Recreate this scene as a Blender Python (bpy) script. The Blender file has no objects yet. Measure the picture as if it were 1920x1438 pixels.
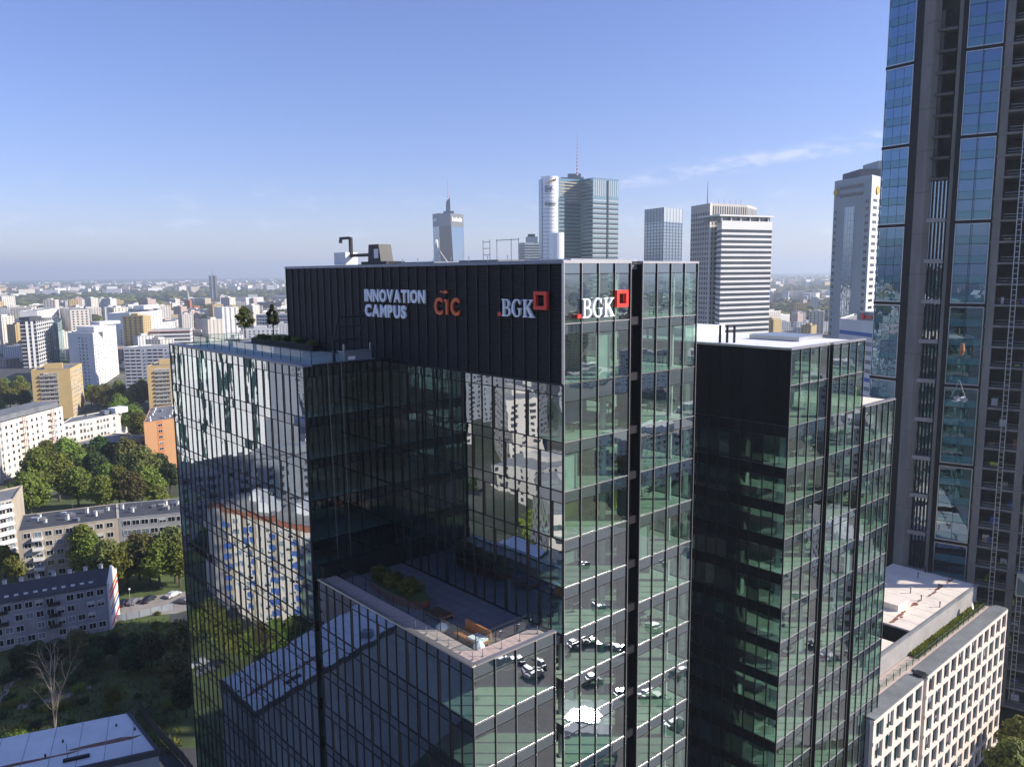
import bpy, math, random
from mathutils import Vector, Matrix
R = math.radians
sc = bpy.context.scene
COL = sc.collection
random.seed(7)

# ------------------------------------------------------------------ camera
FPX, CXP, CYP = 1505.0, 960.0, 719.0
PITCH, ROLL, CAMH = R(7.85), R(0.484), 89.0
_f = Vector((0, math.cos(PITCH), -math.sin(PITCH)))
_r0 = Vector((1, 0, 0)); _u0 = _r0.cross(_f)
CR = _r0 * math.cos(ROLL) - _u0 * math.sin(ROLL)
CU = _u0 * math.cos(ROLL) + _r0 * math.sin(ROLL)
CAM = Vector((0, 0, CAMH))
cam = bpy.data.cameras.new('camera')
cam.sensor_width = 36; cam.lens = 36 * FPX / 1920; cam.clip_start = 0.5; cam.clip_end = 60000
camo = bpy.data.objects.new('camera', cam); COL.objects.link(camo)
m = Matrix((CR, CU, -_f)).transposed().to_4x4(); m.translation = CAM
camo.matrix_world = m
sc.camera = camo

# ------------------------------------------------------------------ light
SUN_EL, SUN_AZ = R(30.2), R(91.1)
world = bpy.data.worlds.new('World'); sc.world = world; world.use_nodes = True
wn = world.node_tree
bg = wn.nodes['Background']; bg.inputs[1].default_value = 0.092
sky = wn.nodes.new('ShaderNodeTexSky'); sky.sky_type = 'NISHITA'; sky.sun_disc = False
sky.sun_elevation = SUN_EL; sky.sun_rotation = SUN_AZ
sky.air_density = 1.0; sky.dust_density = 0.6; sky.ozone_density = 2.0; sky.altitude = 100
# thin wisps of cloud low in the sky, laid out by world direction
tc = wn.nodes.new('ShaderNodeTexCoord')
sep = wn.nodes.new('ShaderNodeSeparateXYZ'); wn.links.new(tc.outputs['Generated'], sep.inputs[0])
def wmath(op, a, b=None, c=None):
    n = wn.nodes.new('ShaderNodeMath'); n.operation = op
    for i, v in enumerate((a, b, c)):
        if v is None: continue
        if isinstance(v, (int, float)): n.inputs[i].default_value = v
        else: wn.links.new(v, n.inputs[i])
    return n.outputs[0]
def wrange(v, a, b, c, d):
    n = wn.nodes.new('ShaderNodeMapRange'); n.interpolation_type = 'SMOOTHSTEP'
    wn.links.new(v, n.inputs[0])
    for i, q in enumerate((a, b, c, d)): n.inputs[i + 1].default_value = q
    return n.outputs[0]
az = wmath('ARCTAN2', sep.outputs[0], sep.outputs[1])
el = wmath('ARCSINE', sep.outputs[2])
mp = wn.nodes.new('ShaderNodeCombineXYZ')
wn.links.new(wmath('MULTIPLY', az, 14.0), mp.inputs[0]); wn.links.new(wmath('MULTIPLY', el, 46.0), mp.inputs[1])
ns = wn.nodes.new('ShaderNodeTexNoise'); ns.inputs['Scale'].default_value = 1.6; ns.inputs['Detail'].default_value = 7
ns.inputs['Roughness'].default_value = 0.62
wn.links.new(mp.outputs[0], ns.inputs['Vector'])
# one long streak, rising gently with azimuth, plus loose puffs in a low belt
line = wmath('ABSOLUTE', wmath('SUBTRACT', el, wmath('MULTIPLY_ADD', az, 0.120, 0.091)))
streak = wmath('MULTIPLY', wrange(line, 0.0, 0.015, 1, 0), wrange(az, 0.03, 0.2, 0, 1))
belt = wmath('MULTIPLY', wrange(el, 0.0, 0.05, 0, 1), wrange(el, 0.06, 0.13, 1, 0))
cl1 = wmath('MULTIPLY', streak, wrange(ns.outputs[0], 0.40, 0.68, 0, 0.9))
cl2 = wmath('MULTIPLY', belt, wrange(ns.outputs[0], 0.5, 0.75, 0, 0.45))
cl = wmath('MINIMUM', wmath('MAXIMUM', cl1, cl2), 0.75)
mixc = wn.nodes.new('ShaderNodeMix'); mixc.data_type = 'RGBA'
wn.links.new(cl, mixc.inputs[0]); wn.links.new(sky.outputs[0], mixc.inputs[6])
mixc.inputs[7].default_value = (6.4, 6.9, 6.2, 1)
# overall hue of this morning's sky: clearer violet-blue than the model's, paling to lavender at the horizon
tl = wn.nodes.new('ShaderNodeMix'); tl.data_type = 'RGBA'; wn.links.new(wrange(el, -0.02, 0.12, 0, 1), tl.inputs[0])
tl.inputs[6].default_value = (1.08, 1.06, 1.40, 1); tl.inputs[7].default_value = (0.84, 0.855, 1.24, 1)
tm_ = wn.nodes.new('ShaderNodeMix'); tm_.data_type = 'RGBA'; tm_.blend_type = 'MULTIPLY'; tm_.inputs[0].default_value = 1
wn.links.new(mixc.outputs[2], tm_.inputs[6]); wn.links.new(tl.outputs[2], tm_.inputs[7]); wn.links.new(tm_.outputs[2], bg.inputs[0])

sun = bpy.data.lights.new('sun', 'SUN'); sun.energy = 5.0; sun.angle = R(0.53); sun.color = (1.0, 0.93, 0.83)
suno = bpy.data.objects.new('sun', sun); COL.objects.link(suno)
sd = Vector((math.sin(SUN_AZ) * math.cos(SUN_EL), math.cos(SUN_AZ) * math.cos(SUN_EL), math.sin(SUN_EL)))
suno.rotation_euler = sd.to_track_quat('Z', 'Y').to_euler(); suno.location = (0, 0, 400)

vs = sc.view_settings; vs.view_transform = 'Standard'; vs.look = 'None'; vs.gamma = 1
vs.use_curve_mapping = False; vs.exposure = 0.65
cy = sc.cycles
cy.max_bounces = 8; cy.diffuse_bounces = 3; cy.glossy_bounces = 4; cy.transmission_bounces = 4
cy.transparent_max_bounces = 20; cy.volume_bounces = 0; cy.caustics_reflective = True
cy.sample_clamp_indirect = 25; cy.use_denoising = True

# ------------------------------------------------------------------ point helpers (world geometry)
def ray(x, y): return _f + CR * ((x - CXP) / FPX) - CU * ((y - CYP) / FPX)
def AT(x, y, z=0.0):            # where the sight line meets height z
    d = ray(x, y); return CAM + d * ((z - CAMH) / d.z)
def AD(x, y, D):                # at distance D along +Y
    d = ray(x, y); return CAM + d * (D / d.y)
def AP(x, y, p0, n):            # on a plane
    d = ray(x, y); return CAM + d * ((p0 - CAM).dot(n) / d.dot(n))
AZL = R(41.8)
O0 = Vector((4.1993, 65.0, 0))
VX = Vector((math.cos(AZL), math.sin(AZL), 0))          # local x: away to the right
VY = Vector((-math.sin(AZL), math.cos(AZL), 0))         # local y: away to the left
def W(x, y, z=0): return O0 + VX * x + VY * y + Vector((0, 0, z))
def MIR(p, x=-9.94):            # mirror across the front facade plane local x
    q = p - W(x, 0); return p - 2 * q.dot(VX) * VX

# ------------------------------------------------------------------ materials
MATS = {}
def lin(c): return tuple(((v / 12.92) if v <= 0.04045 else ((v + 0.055) / 1.055) ** 2.4) for v in c)
def mat(name, col, rough=0.7, metal=0.0, var=0.12, scale=0.6, streak=0.0, bump=0.0, spec=0.5, fine=0.0, orand=0.0):
    m = bpy.data.materials.new(name); m.use_nodes = True; MATS[name] = m
    nt = m.node_tree; b = nt.nodes['Principled BSDF']
    b.inputs['Roughness'].default_value = rough; b.inputs['Metallic'].default_value = metal
    b.inputs['Specular IOR Level'].default_value = spec
    tcn = nt.nodes.new('ShaderNodeNewGeometry')
    n = nt.nodes.new('ShaderNodeTexNoise'); n.inputs['Scale'].default_value = scale; n.inputs['Detail'].default_value = 6
    n.inputs['Roughness'].default_value = 0.65
    mp = nt.nodes.new('ShaderNodeMapping'); nt.links.new(tcn.outputs['Position'], mp.inputs[0])
    if streak: mp.inputs['Scale'].default_value = (1, 1, 1 - streak)
    nt.links.new(mp.outputs[0], n.inputs['Vector'])
    mr = nt.nodes.new('ShaderNodeMapRange'); mr.inputs[1].default_value = 0.3; mr.inputs[2].default_value = 0.7
    mr.inputs[3].default_value = 1 - var; mr.inputs[4].default_value = 1 + var * 0.7
    nt.links.new(n.outputs[0], mr.inputs[0])
    mx = nt.nodes.new('ShaderNodeMix'); mx.data_type = 'RGBA'; mx.blend_type = 'MULTIPLY'; mx.inputs[0].default_value = 1
    mx.inputs[6].default_value = (*col, 1); nt.links.new(mr.outputs[0], mx.inputs[7])
    out = mx.outputs[2]
    if fine:
        n2 = nt.nodes.new('ShaderNodeTexNoise'); n2.inputs['Scale'].default_value = 9; n2.inputs['Detail'].default_value = 3
        nt.links.new(tcn.outputs['Position'], n2.inputs['Vector'])
        m3 = nt.nodes.new('ShaderNodeMapRange'); m3.inputs[3].default_value = 1 - fine; m3.inputs[4].default_value = 1 + fine
        nt.links.new(n2.outputs[0], m3.inputs[0])
        m4 = nt.nodes.new('ShaderNodeMix'); m4.data_type = 'RGBA'; m4.blend_type = 'MULTIPLY'; m4.inputs[0].default_value = 1
        nt.links.new(out, m4.inputs[6]); nt.links.new(m3.outputs[0], m4.inputs[7]); out = m4.outputs[2]
    if orand:      # each panel slightly different from the next
        oi = nt.nodes.new('ShaderNodeObjectInfo'); m3 = nt.nodes.new('ShaderNodeMapRange'); m3.inputs[3].default_value = 1 - orand; m3.inputs[4].default_value = 1 + orand
        nt.links.new(oi.outputs['Random'], m3.inputs[0])
        m4 = nt.nodes.new('ShaderNodeMix'); m4.data_type = 'RGBA'; m4.blend_type = 'MULTIPLY'; m4.inputs[0].default_value = 1
        nt.links.new(out, m4.inputs[6]); nt.links.new(m3.outputs[0], m4.inputs[7]); out = m4.outputs[2]
    nt.links.new(out, b.inputs['Base Color'])
    if bump:
        bp = nt.nodes.new('ShaderNodeBump'); bp.inputs['Strength'].default_value = bump; bp.inputs['Distance'].default_value = 0.05
        nt.links.new(n.outputs[0], bp.inputs['Height']); nt.links.new(bp.outputs[0], b.inputs['Normal'])
    return m
def glass(name, f0, tint, opaque=None, wave=0.004, wscale=0.55, refl=(1, 1, 1), fexp=5.0):
    """coated facade glass: mirror layer over a tinted clear pane (or over a painted back)"""
    m = bpy.data.materials.new(name); m.use_nodes = True; MATS[name] = m
    nt = m.node_tree; nt.nodes.clear()
    out = nt.nodes.new('ShaderNodeOutputMaterial')
    geo = nt.nodes.new('ShaderNodeNewGeometry')
    oi = nt.nodes.new('ShaderNodeObjectInfo')
    def M(op, a, b=None):
        n = nt.nodes.new('ShaderNodeMath'); n.operation = op
        for i, v in enumerate((a, b)):
            if v is None: continue
            if isinstance(v, (int, float)): n.inputs[i].default_value = v
            else: nt.links.new(v, n.inputs[i])
        return n.outputs[0]
    add = nt.nodes.new('ShaderNodeVectorMath'); add.operation = 'MULTIPLY_ADD'
    nt.links.new(geo.outputs['Position'], add.inputs[0]); add.inputs[1].default_value = (1, 1, 0.8)
    cmb = nt.nodes.new('ShaderNodeCombineXYZ'); nt.links.new(M('MULTIPLY', oi.outputs['Random'], 70.0), cmb.inputs[2])
    nt.links.new(cmb.outputs[0], add.inputs[2])
    nz = nt.nodes.new('ShaderNodeTexNoise'); nz.inputs['Scale'].default_value = wscale; nz.inputs['Detail'].default_value = 1.5
    nt.links.new(add.outputs[0], nz.inputs['Vector'])
    bp = nt.nodes.new('ShaderNodeBump'); bp.inputs['Distance'].default_value = wave; bp.inputs['Strength'].default_value = 1
    nt.links.new(nz.outputs[0], bp.inputs['Height'])
    dot = nt.nodes.new('ShaderNodeVectorMath'); dot.operation = 'DOT_PRODUCT'
    nt.links.new(geo.outputs['Normal'], dot.inputs[0]); nt.links.new(geo.outputs['Incoming'], dot.inputs[1])
    c = M('ABSOLUTE', dot.outputs['Value'])
    fac = M('MULTIPLY_ADD', M('POWER', M('SUBTRACT', 1.0, c), fexp), 1 - f0)
    nt.nodes[-1].inputs[2].default_value = f0
    fac = M('MULTIPLY', fac, M('SUBTRACT', 1.0, geo.outputs['Backfacing']))
    gl = nt.nodes.new('ShaderNodeBsdfGlossy'); gl.inputs['Roughness'].default_value = 0.0
    gl.inputs['Color'].default_value = (*refl, 1); nt.links.new(bp.outputs[0], gl.inputs['Normal'])
    if opaque is None:
        base = nt.nodes.new('ShaderNodeBsdfTransparent')
        tm = nt.nodes.new('ShaderNodeMix'); tm.data_type = 'RGBA'
        tm.inputs[6].default_value = (*tint, 1); tm.inputs[7].default_value = (1, 1, 1, 1)
        nt.links.new(geo.outputs['Backfacing'], tm.inputs[0]); nt.links.new(tm.outputs[2], base.inputs[0])
    else:
        base = nt.nodes.new('ShaderNodeBsdfDiffuse'); base.inputs[0].default_value = (*opaque, 1)
    mx = nt.nodes.new('ShaderNodeMixShader')
    nt.links.new(fac, mx.inputs[0]); nt.links.new(base.outputs[0], mx.inputs[1]); nt.links.new(gl.outputs[0], mx.inputs[2])
    nt.links.new(mx.outputs[0], out.inputs['Surface'])
    return m
def leafmat(name, col, var=0.35, trans=0.25):
    m = bpy.data.materials.new(name); m.use_nodes = True; MATS[name] = m
    nt = m.node_tree; b = nt.nodes['Principled BSDF']; b.inputs['Roughness'].default_value = 0.6
    b.inputs['Specular IOR Level'].default_value = 0.25
    geo = nt.nodes.new('ShaderNodeNewGeometry'); oi = nt.nodes.new('ShaderNodeObjectInfo')
    n = nt.nodes.new('ShaderNodeTexNoise'); n.inputs['Scale'].default_value = 0.35; n.inputs['Detail'].default_value = 5
    nt.links.new(geo.outputs['Position'], n.inputs['Vector'])
    hs = nt.nodes.new('ShaderNodeHueSaturation'); hs.inputs['Color'].default_value = (*col, 1)
    a = nt.nodes.new('ShaderNodeMapRange'); a.inputs[1].default_value = 0.3; a.inputs[2].default_value = 0.7
    a.inputs[3].default_value = 1 - var; a.inputs[4].default_value = 1 + var
    nt.links.new(n.outputs[0], a.inputs[0])
    r_ = nt.nodes.new('ShaderNodeMath'); r_.operation = 'MULTIPLY_ADD'
    nt.links.new(oi.outputs['Random'], r_.inputs[0]); r_.inputs[1].default_value = 0.65; r_.inputs[2].default_value = 0.72
    mm = nt.nodes.new('ShaderNodeMath'); mm.operation = 'MULTIPLY'
    nt.links.new(a.outputs[0], mm.inputs[0]); nt.links.new(r_.outputs[0], mm.inputs[1])
    nt.links.new(mm.outputs[0], hs.inputs['Value'])
    h_ = nt.nodes.new('ShaderNodeMath'); h_.operation = 'MULTIPLY_ADD'
    nt.links.new(oi.outputs['Random'], h_.inputs[0]); h_.inputs[1].default_value = 0.07; h_.inputs[2].default_value = 0.455
    nt.links.new(h_.outputs[0], hs.inputs['Hue'])
    nt.links.new(hs.outputs[0], b.inputs['Base Color'])
    tr = nt.nodes.new('ShaderNodeBsdfTranslucent'); nt.links.new(hs.outputs[0], tr.inputs[0])
    mx = nt.nodes.new('ShaderNodeMixShader'); mx.inputs[0].default_value = trans
    o = nt.nodes['Material Output']
    nt.links.new(b.outputs[0], mx.inputs[1]); nt.links.new(tr.outputs[0], mx.inputs[2]); nt.links.new(mx.outputs[0], o.inputs['Surface'])
    return m

glass('glass_front', 0.48, (0.34, 0.48, 0.50), wave=0.0045, refl=(0.86, 0.94, 1.0))
glass('glass_shade', 0.14, (0.40, 0.56, 0.54), wave=0.008)  # copy of the facade glass for the shaded face, shade put into its tint
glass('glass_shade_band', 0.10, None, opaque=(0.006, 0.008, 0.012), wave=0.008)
glass('glass_front_band', 0.42, None, opaque=(0.010, 0.012, 0.017), wave=0.006, refl=(0.86, 0.94, 1.0))
glass('glass_side', 0.30, (0.54, 0.73, 0.63), wave=0.007, refl=(0.86, 0.93, 1.0))
glass('glass_side_band', 0.30, None, opaque=(0.022, 0.036, 0.044), wave=0.007, refl=(0.86, 0.93, 1.0))
glass('glass_far_tower', 0.27, (0.20, 0.36, 0.46), wave=0.008, refl=(0.50, 0.73, 1.0))
glass('glass_far_band', 0.17, None, opaque=(0.045, 0.135, 0.16), wave=0.008, refl=(0.55, 0.80, 0.95))
glass('glass_rail', 0.10, (0.80, 0.92, 0.88), wave=0.002)
glass('glass_dark', 0.12, None, opaque=(0.015, 0.018, 0.022), wave=0.01)
glass('glass_blue', 0.35, None, opaque=(0.05, 0.08, 0.12), wave=0.02, refl=(0.75, 0.88, 1.0))
glass('glass_teal', 0.28, None, opaque=(0.03, 0.06, 0.07), wave=0.02, refl=(0.72, 0.95, 0.95))
mat('black_metal', (0.012, 0.012, 0.014), 0.5, 0.2, var=0.2)
mat('louvre_black', (0.011, 0.011, 0.013), 0.55, 0.0, var=0.45, scale=0.25, spec=0.35, orand=0.4)
mat('box_black', (0.006, 0.006, 0.009), 0.45, 0.0, var=0.4, scale=0.3, spec=0.22, orand=0.4)
mat('blind_grey', (0.45, 0.47, 0.46), 0.8, orand=0.3)
mat('light_panel', (0.8, 0.8, 0.78), 0.6)
mat('brown_panel', (0.045, 0.032, 0.028), 0.45, 0.3)
mat('aluminium', (0.55, 0.52, 0.50), 0.35, 0.8, var=0.08)
mat('grey_metal', (0.22, 0.24, 0.28), 0.45, 0.5)
mat('steel', (0.45, 0.46, 0.48), 0.35, 0.8)
mat('white_paint', (0.75, 0.75, 0.75), 0.5, var=0.06)
mat('slab_floor', (0.60, 0.62, 0.55), 0.6, var=0.2, scale=0.4, orand=0.3)
mat('ceiling_grey', (0.16, 0.17, 0.16), 0.8)
mat('core_wall', (0.20, 0.22, 0.20), 0.8, var=0.3, scale=0.3)
mat('column_white', (0.62, 0.64, 0.60), 0.6)
mat('yellow_wall', (0.62, 0.60, 0.06), 0.6)
mat('desk_white', (0.7, 0.7, 0.68), 0.5)
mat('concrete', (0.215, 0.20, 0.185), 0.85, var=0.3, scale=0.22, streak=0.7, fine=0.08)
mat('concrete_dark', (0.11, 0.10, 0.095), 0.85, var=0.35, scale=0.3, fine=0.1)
mat('concrete_pale', (0.33, 0.31, 0.29), 0.85, var=0.2, scale=0.3)
mat('roof_white', (0.78, 0.78, 0.78), 0.6, var=0.12, scale=0.25, fine=0.05)
mat('roof_cream', (0.76, 0.67, 0.57), 0.7, var=0.14, scale=0.3, fine=0.05)
mat('roof_grey', (0.16, 0.17, 0.18), 0.8, var=0.3, scale=0.3, fine=0.1)
mat('roof_dark', (0.055, 0.058, 0.065), 0.75, var=0.3, scale=0.3, fine=0.1)
mat('roof_gravel', (0.30, 0.30, 0.29), 0.9, var=0.25, scale=0.5, fine=0.15)
mat('rust_stain', (0.22, 0.085, 0.05), 0.7, var=0.5, scale=0.8)
mat('paving_pink', (0.46, 0.36, 0.32), 0.7, var=0.12, scale=0.8, fine=0.05)
mat('deck_grey', (0.16, 0.15, 0.16), 0.75, var=0.15, scale=0.6)
mat('corten', (0.20, 0.06, 0.03), 0.8, var=0.3)
mat('wood_orange', (0.40, 0.16, 0.06), 0.5, var=0.25, scale=2)
mat('orange_sign', (0.75, 0.13, 0.03), 0.5, var=0.05)
mat('red_sign', (0.78, 0.04, 0.02), 0.45, var=0.05)
mat('sign_white', (0.85, 0.86, 0.9), 0.5, var=0.03)
mat('wall_cream', (0.60, 0.56, 0.50), 0.85, var=0.12, scale=0.2, streak=0.6)
mat('wall_white', (0.72, 0.71, 0.69), 0.85, var=0.10, scale=0.2, streak=0.6)
mat('wall_warmwhite', (0.66, 0.60, 0.52), 0.85, var=0.10, scale=0.2, streak=0.6)
mat('wall_beige', (0.42, 0.36, 0.28), 0.9, var=0.2, scale=0.25, streak=0.6, fine=0.06)
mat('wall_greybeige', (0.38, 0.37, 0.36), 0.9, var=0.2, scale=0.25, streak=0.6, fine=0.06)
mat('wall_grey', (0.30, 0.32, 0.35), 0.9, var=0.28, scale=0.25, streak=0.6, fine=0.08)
mat('wall_yellow', (0.50, 0.36, 0.16), 0.85, var=0.08, scale=0.2)
mat('wall_orange', (0.50, 0.26, 0.12), 0.85, var=0.08, scale=0.2)
mat('wall_orange_deep', (0.50, 0.17, 0.04), 0.85, var=0.08, scale=0.2)
mat('wall_pink', (0.52, 0.40, 0.36), 0.85, var=0.12, scale=0.2)
mat('wall_brick', (0.32, 0.12, 0.07), 0.9, var=0.2, scale=0.3)
mat('blue_panel', (0.06, 0.14, 0.42), 0.6)
mat('stone_facade', (0.74, 0.63, 0.54), 0.75, var=0.06, scale=0.4)
mat('window_dark', (0.03, 0.035, 0.045), 0.12, var=0.4, scale=0.35, spec=0.8)
mat('far_window', (0.05, 0.06, 0.075), 0.4, var=0.3, scale=0.05, spec=0.4)
mat('window_pale', (0.20, 0.24, 0.28), 0.2, var=0.5, scale=0.35)
mat('frame_white', (0.7, 0.7, 0.68), 0.6)
mat('asphalt', (0.055, 0.055, 0.058), 0.9, var=0.25, scale=0.15, fine=0.1)
mat('asphalt_pale', (0.26, 0.24, 0.22), 0.9, var=0.2, scale=0.2, fine=0.1)
mat('paint_line', (0.6, 0.6, 0.58), 0.7)
mat('grass', (0.075, 0.105, 0.028), 0.9, var=0.5, scale=0.12, fine=0.25)
mat('bark', (0.09, 0.07, 0.055), 0.9)
mat('birch_bark', (0.36, 0.30, 0.25), 0.8)
mat('car_paint_a', (0.2, 0.2, 0.22), 0.4, 0.3, spec=0.8)
mat('car_paint_b', (0.03, 0.035, 0.05), 0.2, 0.2, spec=0.8)
mat('cladding_white', (0.85, 0.86, 0.88), 0.35, 0.2, var=0.05, scale=.05)
mat('car_paint_c', (0.5, 0.5, 0.5), 0.4, 0.0, spec=0.8)
mat('car_paint_d', (0.30, 0.03, 0.03), 0.25, 0.1, spec=0.8)
mat('tyre', (0.015, 0.015, 0.015), 0.9)
mat('glint_metal', (0.6, 0.62, 0.65), 0.05, 1.0, var=0.02)  # polished metal for the roof added to make the sun glint
mat('yellow_vest', (0.65, 0.75, 0.05), 0.7)
mat('skin', (0.45, 0.28, 0.2), 0.6)
mat('tower_concrete', (0.50, 0.46, 0.41), 0.85, var=0.08, scale=0.05)
mat('tower_bluegrey', (0.38, 0.43, 0.46), 0.6, var=0.06, scale=0.05)
mat('tower_white', (0.78, 0.77, 0.73), 0.7, var=0.06, scale=0.05)
mat('gold_sign', (0.75, 0.42, 0.05), 0.4)
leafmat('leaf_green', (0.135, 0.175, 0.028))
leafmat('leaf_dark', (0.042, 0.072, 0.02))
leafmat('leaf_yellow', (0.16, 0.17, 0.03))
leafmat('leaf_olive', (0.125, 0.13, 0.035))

# ground sheet: mottled by district
gm = mat('ground_city', (0.10, 0.11, 0.08), 0.95)
nt = gm.node_tree; b = nt.nodes['Principled BSDF']
geo = nt.nodes.new('ShaderNodeNewGeometry')
n1 = nt.nodes.new('ShaderNodeTexNoise'); n1.inputs['Scale'].default_value = 0.006; n1.inputs['Detail'].default_value = 10; n1.inputs['Roughness'].default_value = 0.7
nt.links.new(geo.outputs['Position'], n1.inputs['Vector'])
rp = nt.nodes.new('ShaderNodeValToRGB'); e = rp.color_ramp.elements
e[0].position = 0.38; e[0].color = (0.022, 0.035, 0.014, 1); e[1].position = 0.62; e[1].color = (0.16, 0.15, 0.13, 1)
k = rp.color_ramp.elements.new(0.5); k.color = (0.05, 0.06, 0.032, 1)
nt.links.new(n1.outputs[0], rp.inputs[0]); nt.links.new(rp.outputs[0], b.inputs['Base Color'])

# ------------------------------------------------------------------ mesh building
class MB:
    def __init__(s): s.v = []; s.f = []; s.m = []; s.names = []
    def mi(s, name):
        if name not in s.names: s.names.append(name)
        return s.names.index(name)
    def add(s, vs, fs, mt):
        o = len(s.v); i = s.mi(mt); s.v.extend(vs)
        for f in fs: s.f.append(tuple(o + q for q in f)); s.m.append(i)
    def hexa(s, p, mt):      # 8 points: bottom 4 ccw, top 4
        s.add(p, [(3, 2, 1, 0), (4, 5, 6, 7), (0, 1, 5, 4), (1, 2, 6, 5), (2, 3, 7, 6), (3, 0, 4, 7)], mt)
    def box(s, x0, x1, y0, y1, z0, z1, mt, fn=None):
        p = [(x0, y0, z0), (x1, y0, z0), (x1, y1, z0), (x0, y1, z0), (x0, y0, z1), (x1, y0, z1), (x1, y1, z1), (x0, y1, z1)]
        if fn: p = [tuple(fn(*q)) for q in p]
        s.hexa(p, mt)
    def prism(s, pts, z0, z1, mt, top=None):
        n = len(pts)
        ar = sum(pts[i][0] * pts[(i + 1) % n][1] - pts[(i + 1) % n][0] * pts[i][1] for i in range(n))
        if ar < 0: pts = list(reversed(pts))
        v = [(p[0], p[1], z0) for p in pts] + [(p[0], p[1], z1) for p in pts]
        s.add(v, [(i, (i + 1) % n, n + (i + 1) % n, n + i) for i in range(n)] + [tuple(reversed(range(n)))], mt)
        s.add([(p[0], p[1], z1) for p in pts], [tuple(range(n))], top or mt)
    def tube(s, a, b, r0, r1, mt, n=6):
        a = Vector(a); b = Vector(b); d = (b - a)
        if d.length < 1e-6: return
        q = d.to_track_quat('Z', 'Y'); vs = []
        for (c, r) in ((a, r0), (b, r1)):
            for i in range(n):
                t = 2 * math.pi * i / n; vs.append(tuple(c + q @ Vector((math.cos(t) * r, math.sin(t) * r, 0))))
        s.add(vs, [(i, (i + 1) % n, n + (i + 1) % n, n + i) for i in range(n)] + [tuple(range(n - 1, -1, -1)), tuple(range(n, 2 * n))], mt)
    def mesh(s, name, off=(0, 0, 0), smooth=False):
        me = bpy.data.meshes.new(name)
        ox, oy, oz = off
        me.from_pydata([(v[0] - ox, v[1] - oy, v[2] - oz) for v in s.v], [], s.f)
        for nme in s.names: me.materials.append(MATS[nme])
        if len(s.names) > 1: me.polygons.foreach_set('material_index', s.m)
        if smooth: me.polygons.foreach_set('use_smooth', [True] * len(s.f))
        me.update(); return me

def wloc(o):
    p = Vector((0, 0, 0))
    while o is not None: p += o.location; o = o.parent
    return p
def link(o, parent=None):
    COL.objects.link(o)
    if parent is not None: o.parent = parent
    return o
def build(mb, name, parent=None, smooth=False, **props):
    """world-coordinate mesh -> object (child of an unrotated parent or top-level)"""
    if not mb.v: return None
    off = wloc(parent) if parent is not None else Vector((0, 0, 0))
    o = link(bpy.data.objects.new(name, mb.mesh(name, off, smooth)), parent)
    for k, v in props.items(): o[k] = v
    return o
def inst(name, me, loc, rotz, parent=None, scale=None, rot=None):
    o = bpy.data.objects.new(name, me)
    off = wloc(parent) if parent is not None else Vector((0, 0, 0))
    o.location = Vector(loc) - off
    o.rotation_euler = rot if rot else (0, 0, rotz)
    if scale: o.scale = scale
    return link(o, parent)
THINGS = []
class Thing:
    def __init__(s, name, label, cat, loc, group=None):
        e = bpy.data.objects.new(name, None); e.location = loc; e.empty_display_size = 0.5
        COL.objects.link(e); e['label'] = label; e['category'] = cat
        if group: e['group'] = group
        s.e = e; s.req = {}; THINGS.append(s)
    def part(s, mb, name, smooth=False, **kw): return build(mb, name, s.e, smooth, **kw)
    def want(s, name, F, sx, z, w, h, mt, d=0.0, th=0.04, tilt=0.0): s.req.setdefault(name, []).append((F, sx, z, w, h, mt, d, th, tilt))
    def flush(s):
        for name, L in s.req.items():
            def pri(q):
                p = q[0].P(q[1] + q[3] / 2, q[2] + q[4] / 2, 0); d = p - CAM; zc = d.dot(_f)
                if zc < 1: return 1e6 + d.length
                x = CXP + FPX * d.dot(CR) / zc; y = CYP - FPX * d.dot(CU) / zc
                out = not (-40 < x < 1960 and -40 < y < 1480)
                back = q[0].N.dot(d) > 0
                return d.length + (1e4 if out else 0) + (1e4 if back else 0) + (5000 if getattr(q[0], 'hid', False) else 0)
            L.sort(key=pri)
            first = L[:300]; rest = L[300:]
            for q in first: piece(name, q, s.e)
            if rest:
                mb = MB()
                for (F, sx, z, w, h, mt, d, th, tilt) in rest: F.box(mb, sx, sx + w, z, z + h, d - th, d, mt)
                build(mb, name, s.e, kind='stuff')
def tag(o, label, cat, group=None, kind=None):
    if label: o['label'] = label
    if cat: o['category'] = cat
    if group: o['group'] = group
    if kind: o['kind'] = kind
    return o

class Frame:
    """vertical face: origin at its left end seen from outside, t to the right, N outward"""
    def __init__(s, o, theta): 
        s.o = Vector((o[0], o[1], 0)); s.th = theta
        s.T = Vector((math.cos(theta), math.sin(theta), 0)); s.N = Vector((math.sin(theta), -math.cos(theta), 0))
    def P(s, x, z, d=0.0): return s.o + s.T * x + s.N * d + Vector((0, 0, z))
    def box(s, mb, s0, s1, z0, z1, d0, d1, mt):
        mb.hexa([tuple(s.P(a, z, d)) for z in (z0, z1) for (a, d) in ((s0, d1), (s1, d1), (s1, d0), (s0, d0))], mt)
def FX(x, y1): return Frame(W(x, y1), AZL - math.pi / 2)     # faces -x (front left), runs y1 -> 0
def FY(y, x0=0): return Frame(W(x0, y), AZL)                 # faces -y (front right)
def FXb(x, y0): return Frame(W(x, y0), AZL + math.pi / 2)    # faces +x
def FYb(y, x1): return Frame(W(x1, y), AZL + math.pi)        # faces +y
def FPQ(p, q): return Frame(p, math.atan2(q[1] - p[1], q[0] - p[0]))
_pc = {}
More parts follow.
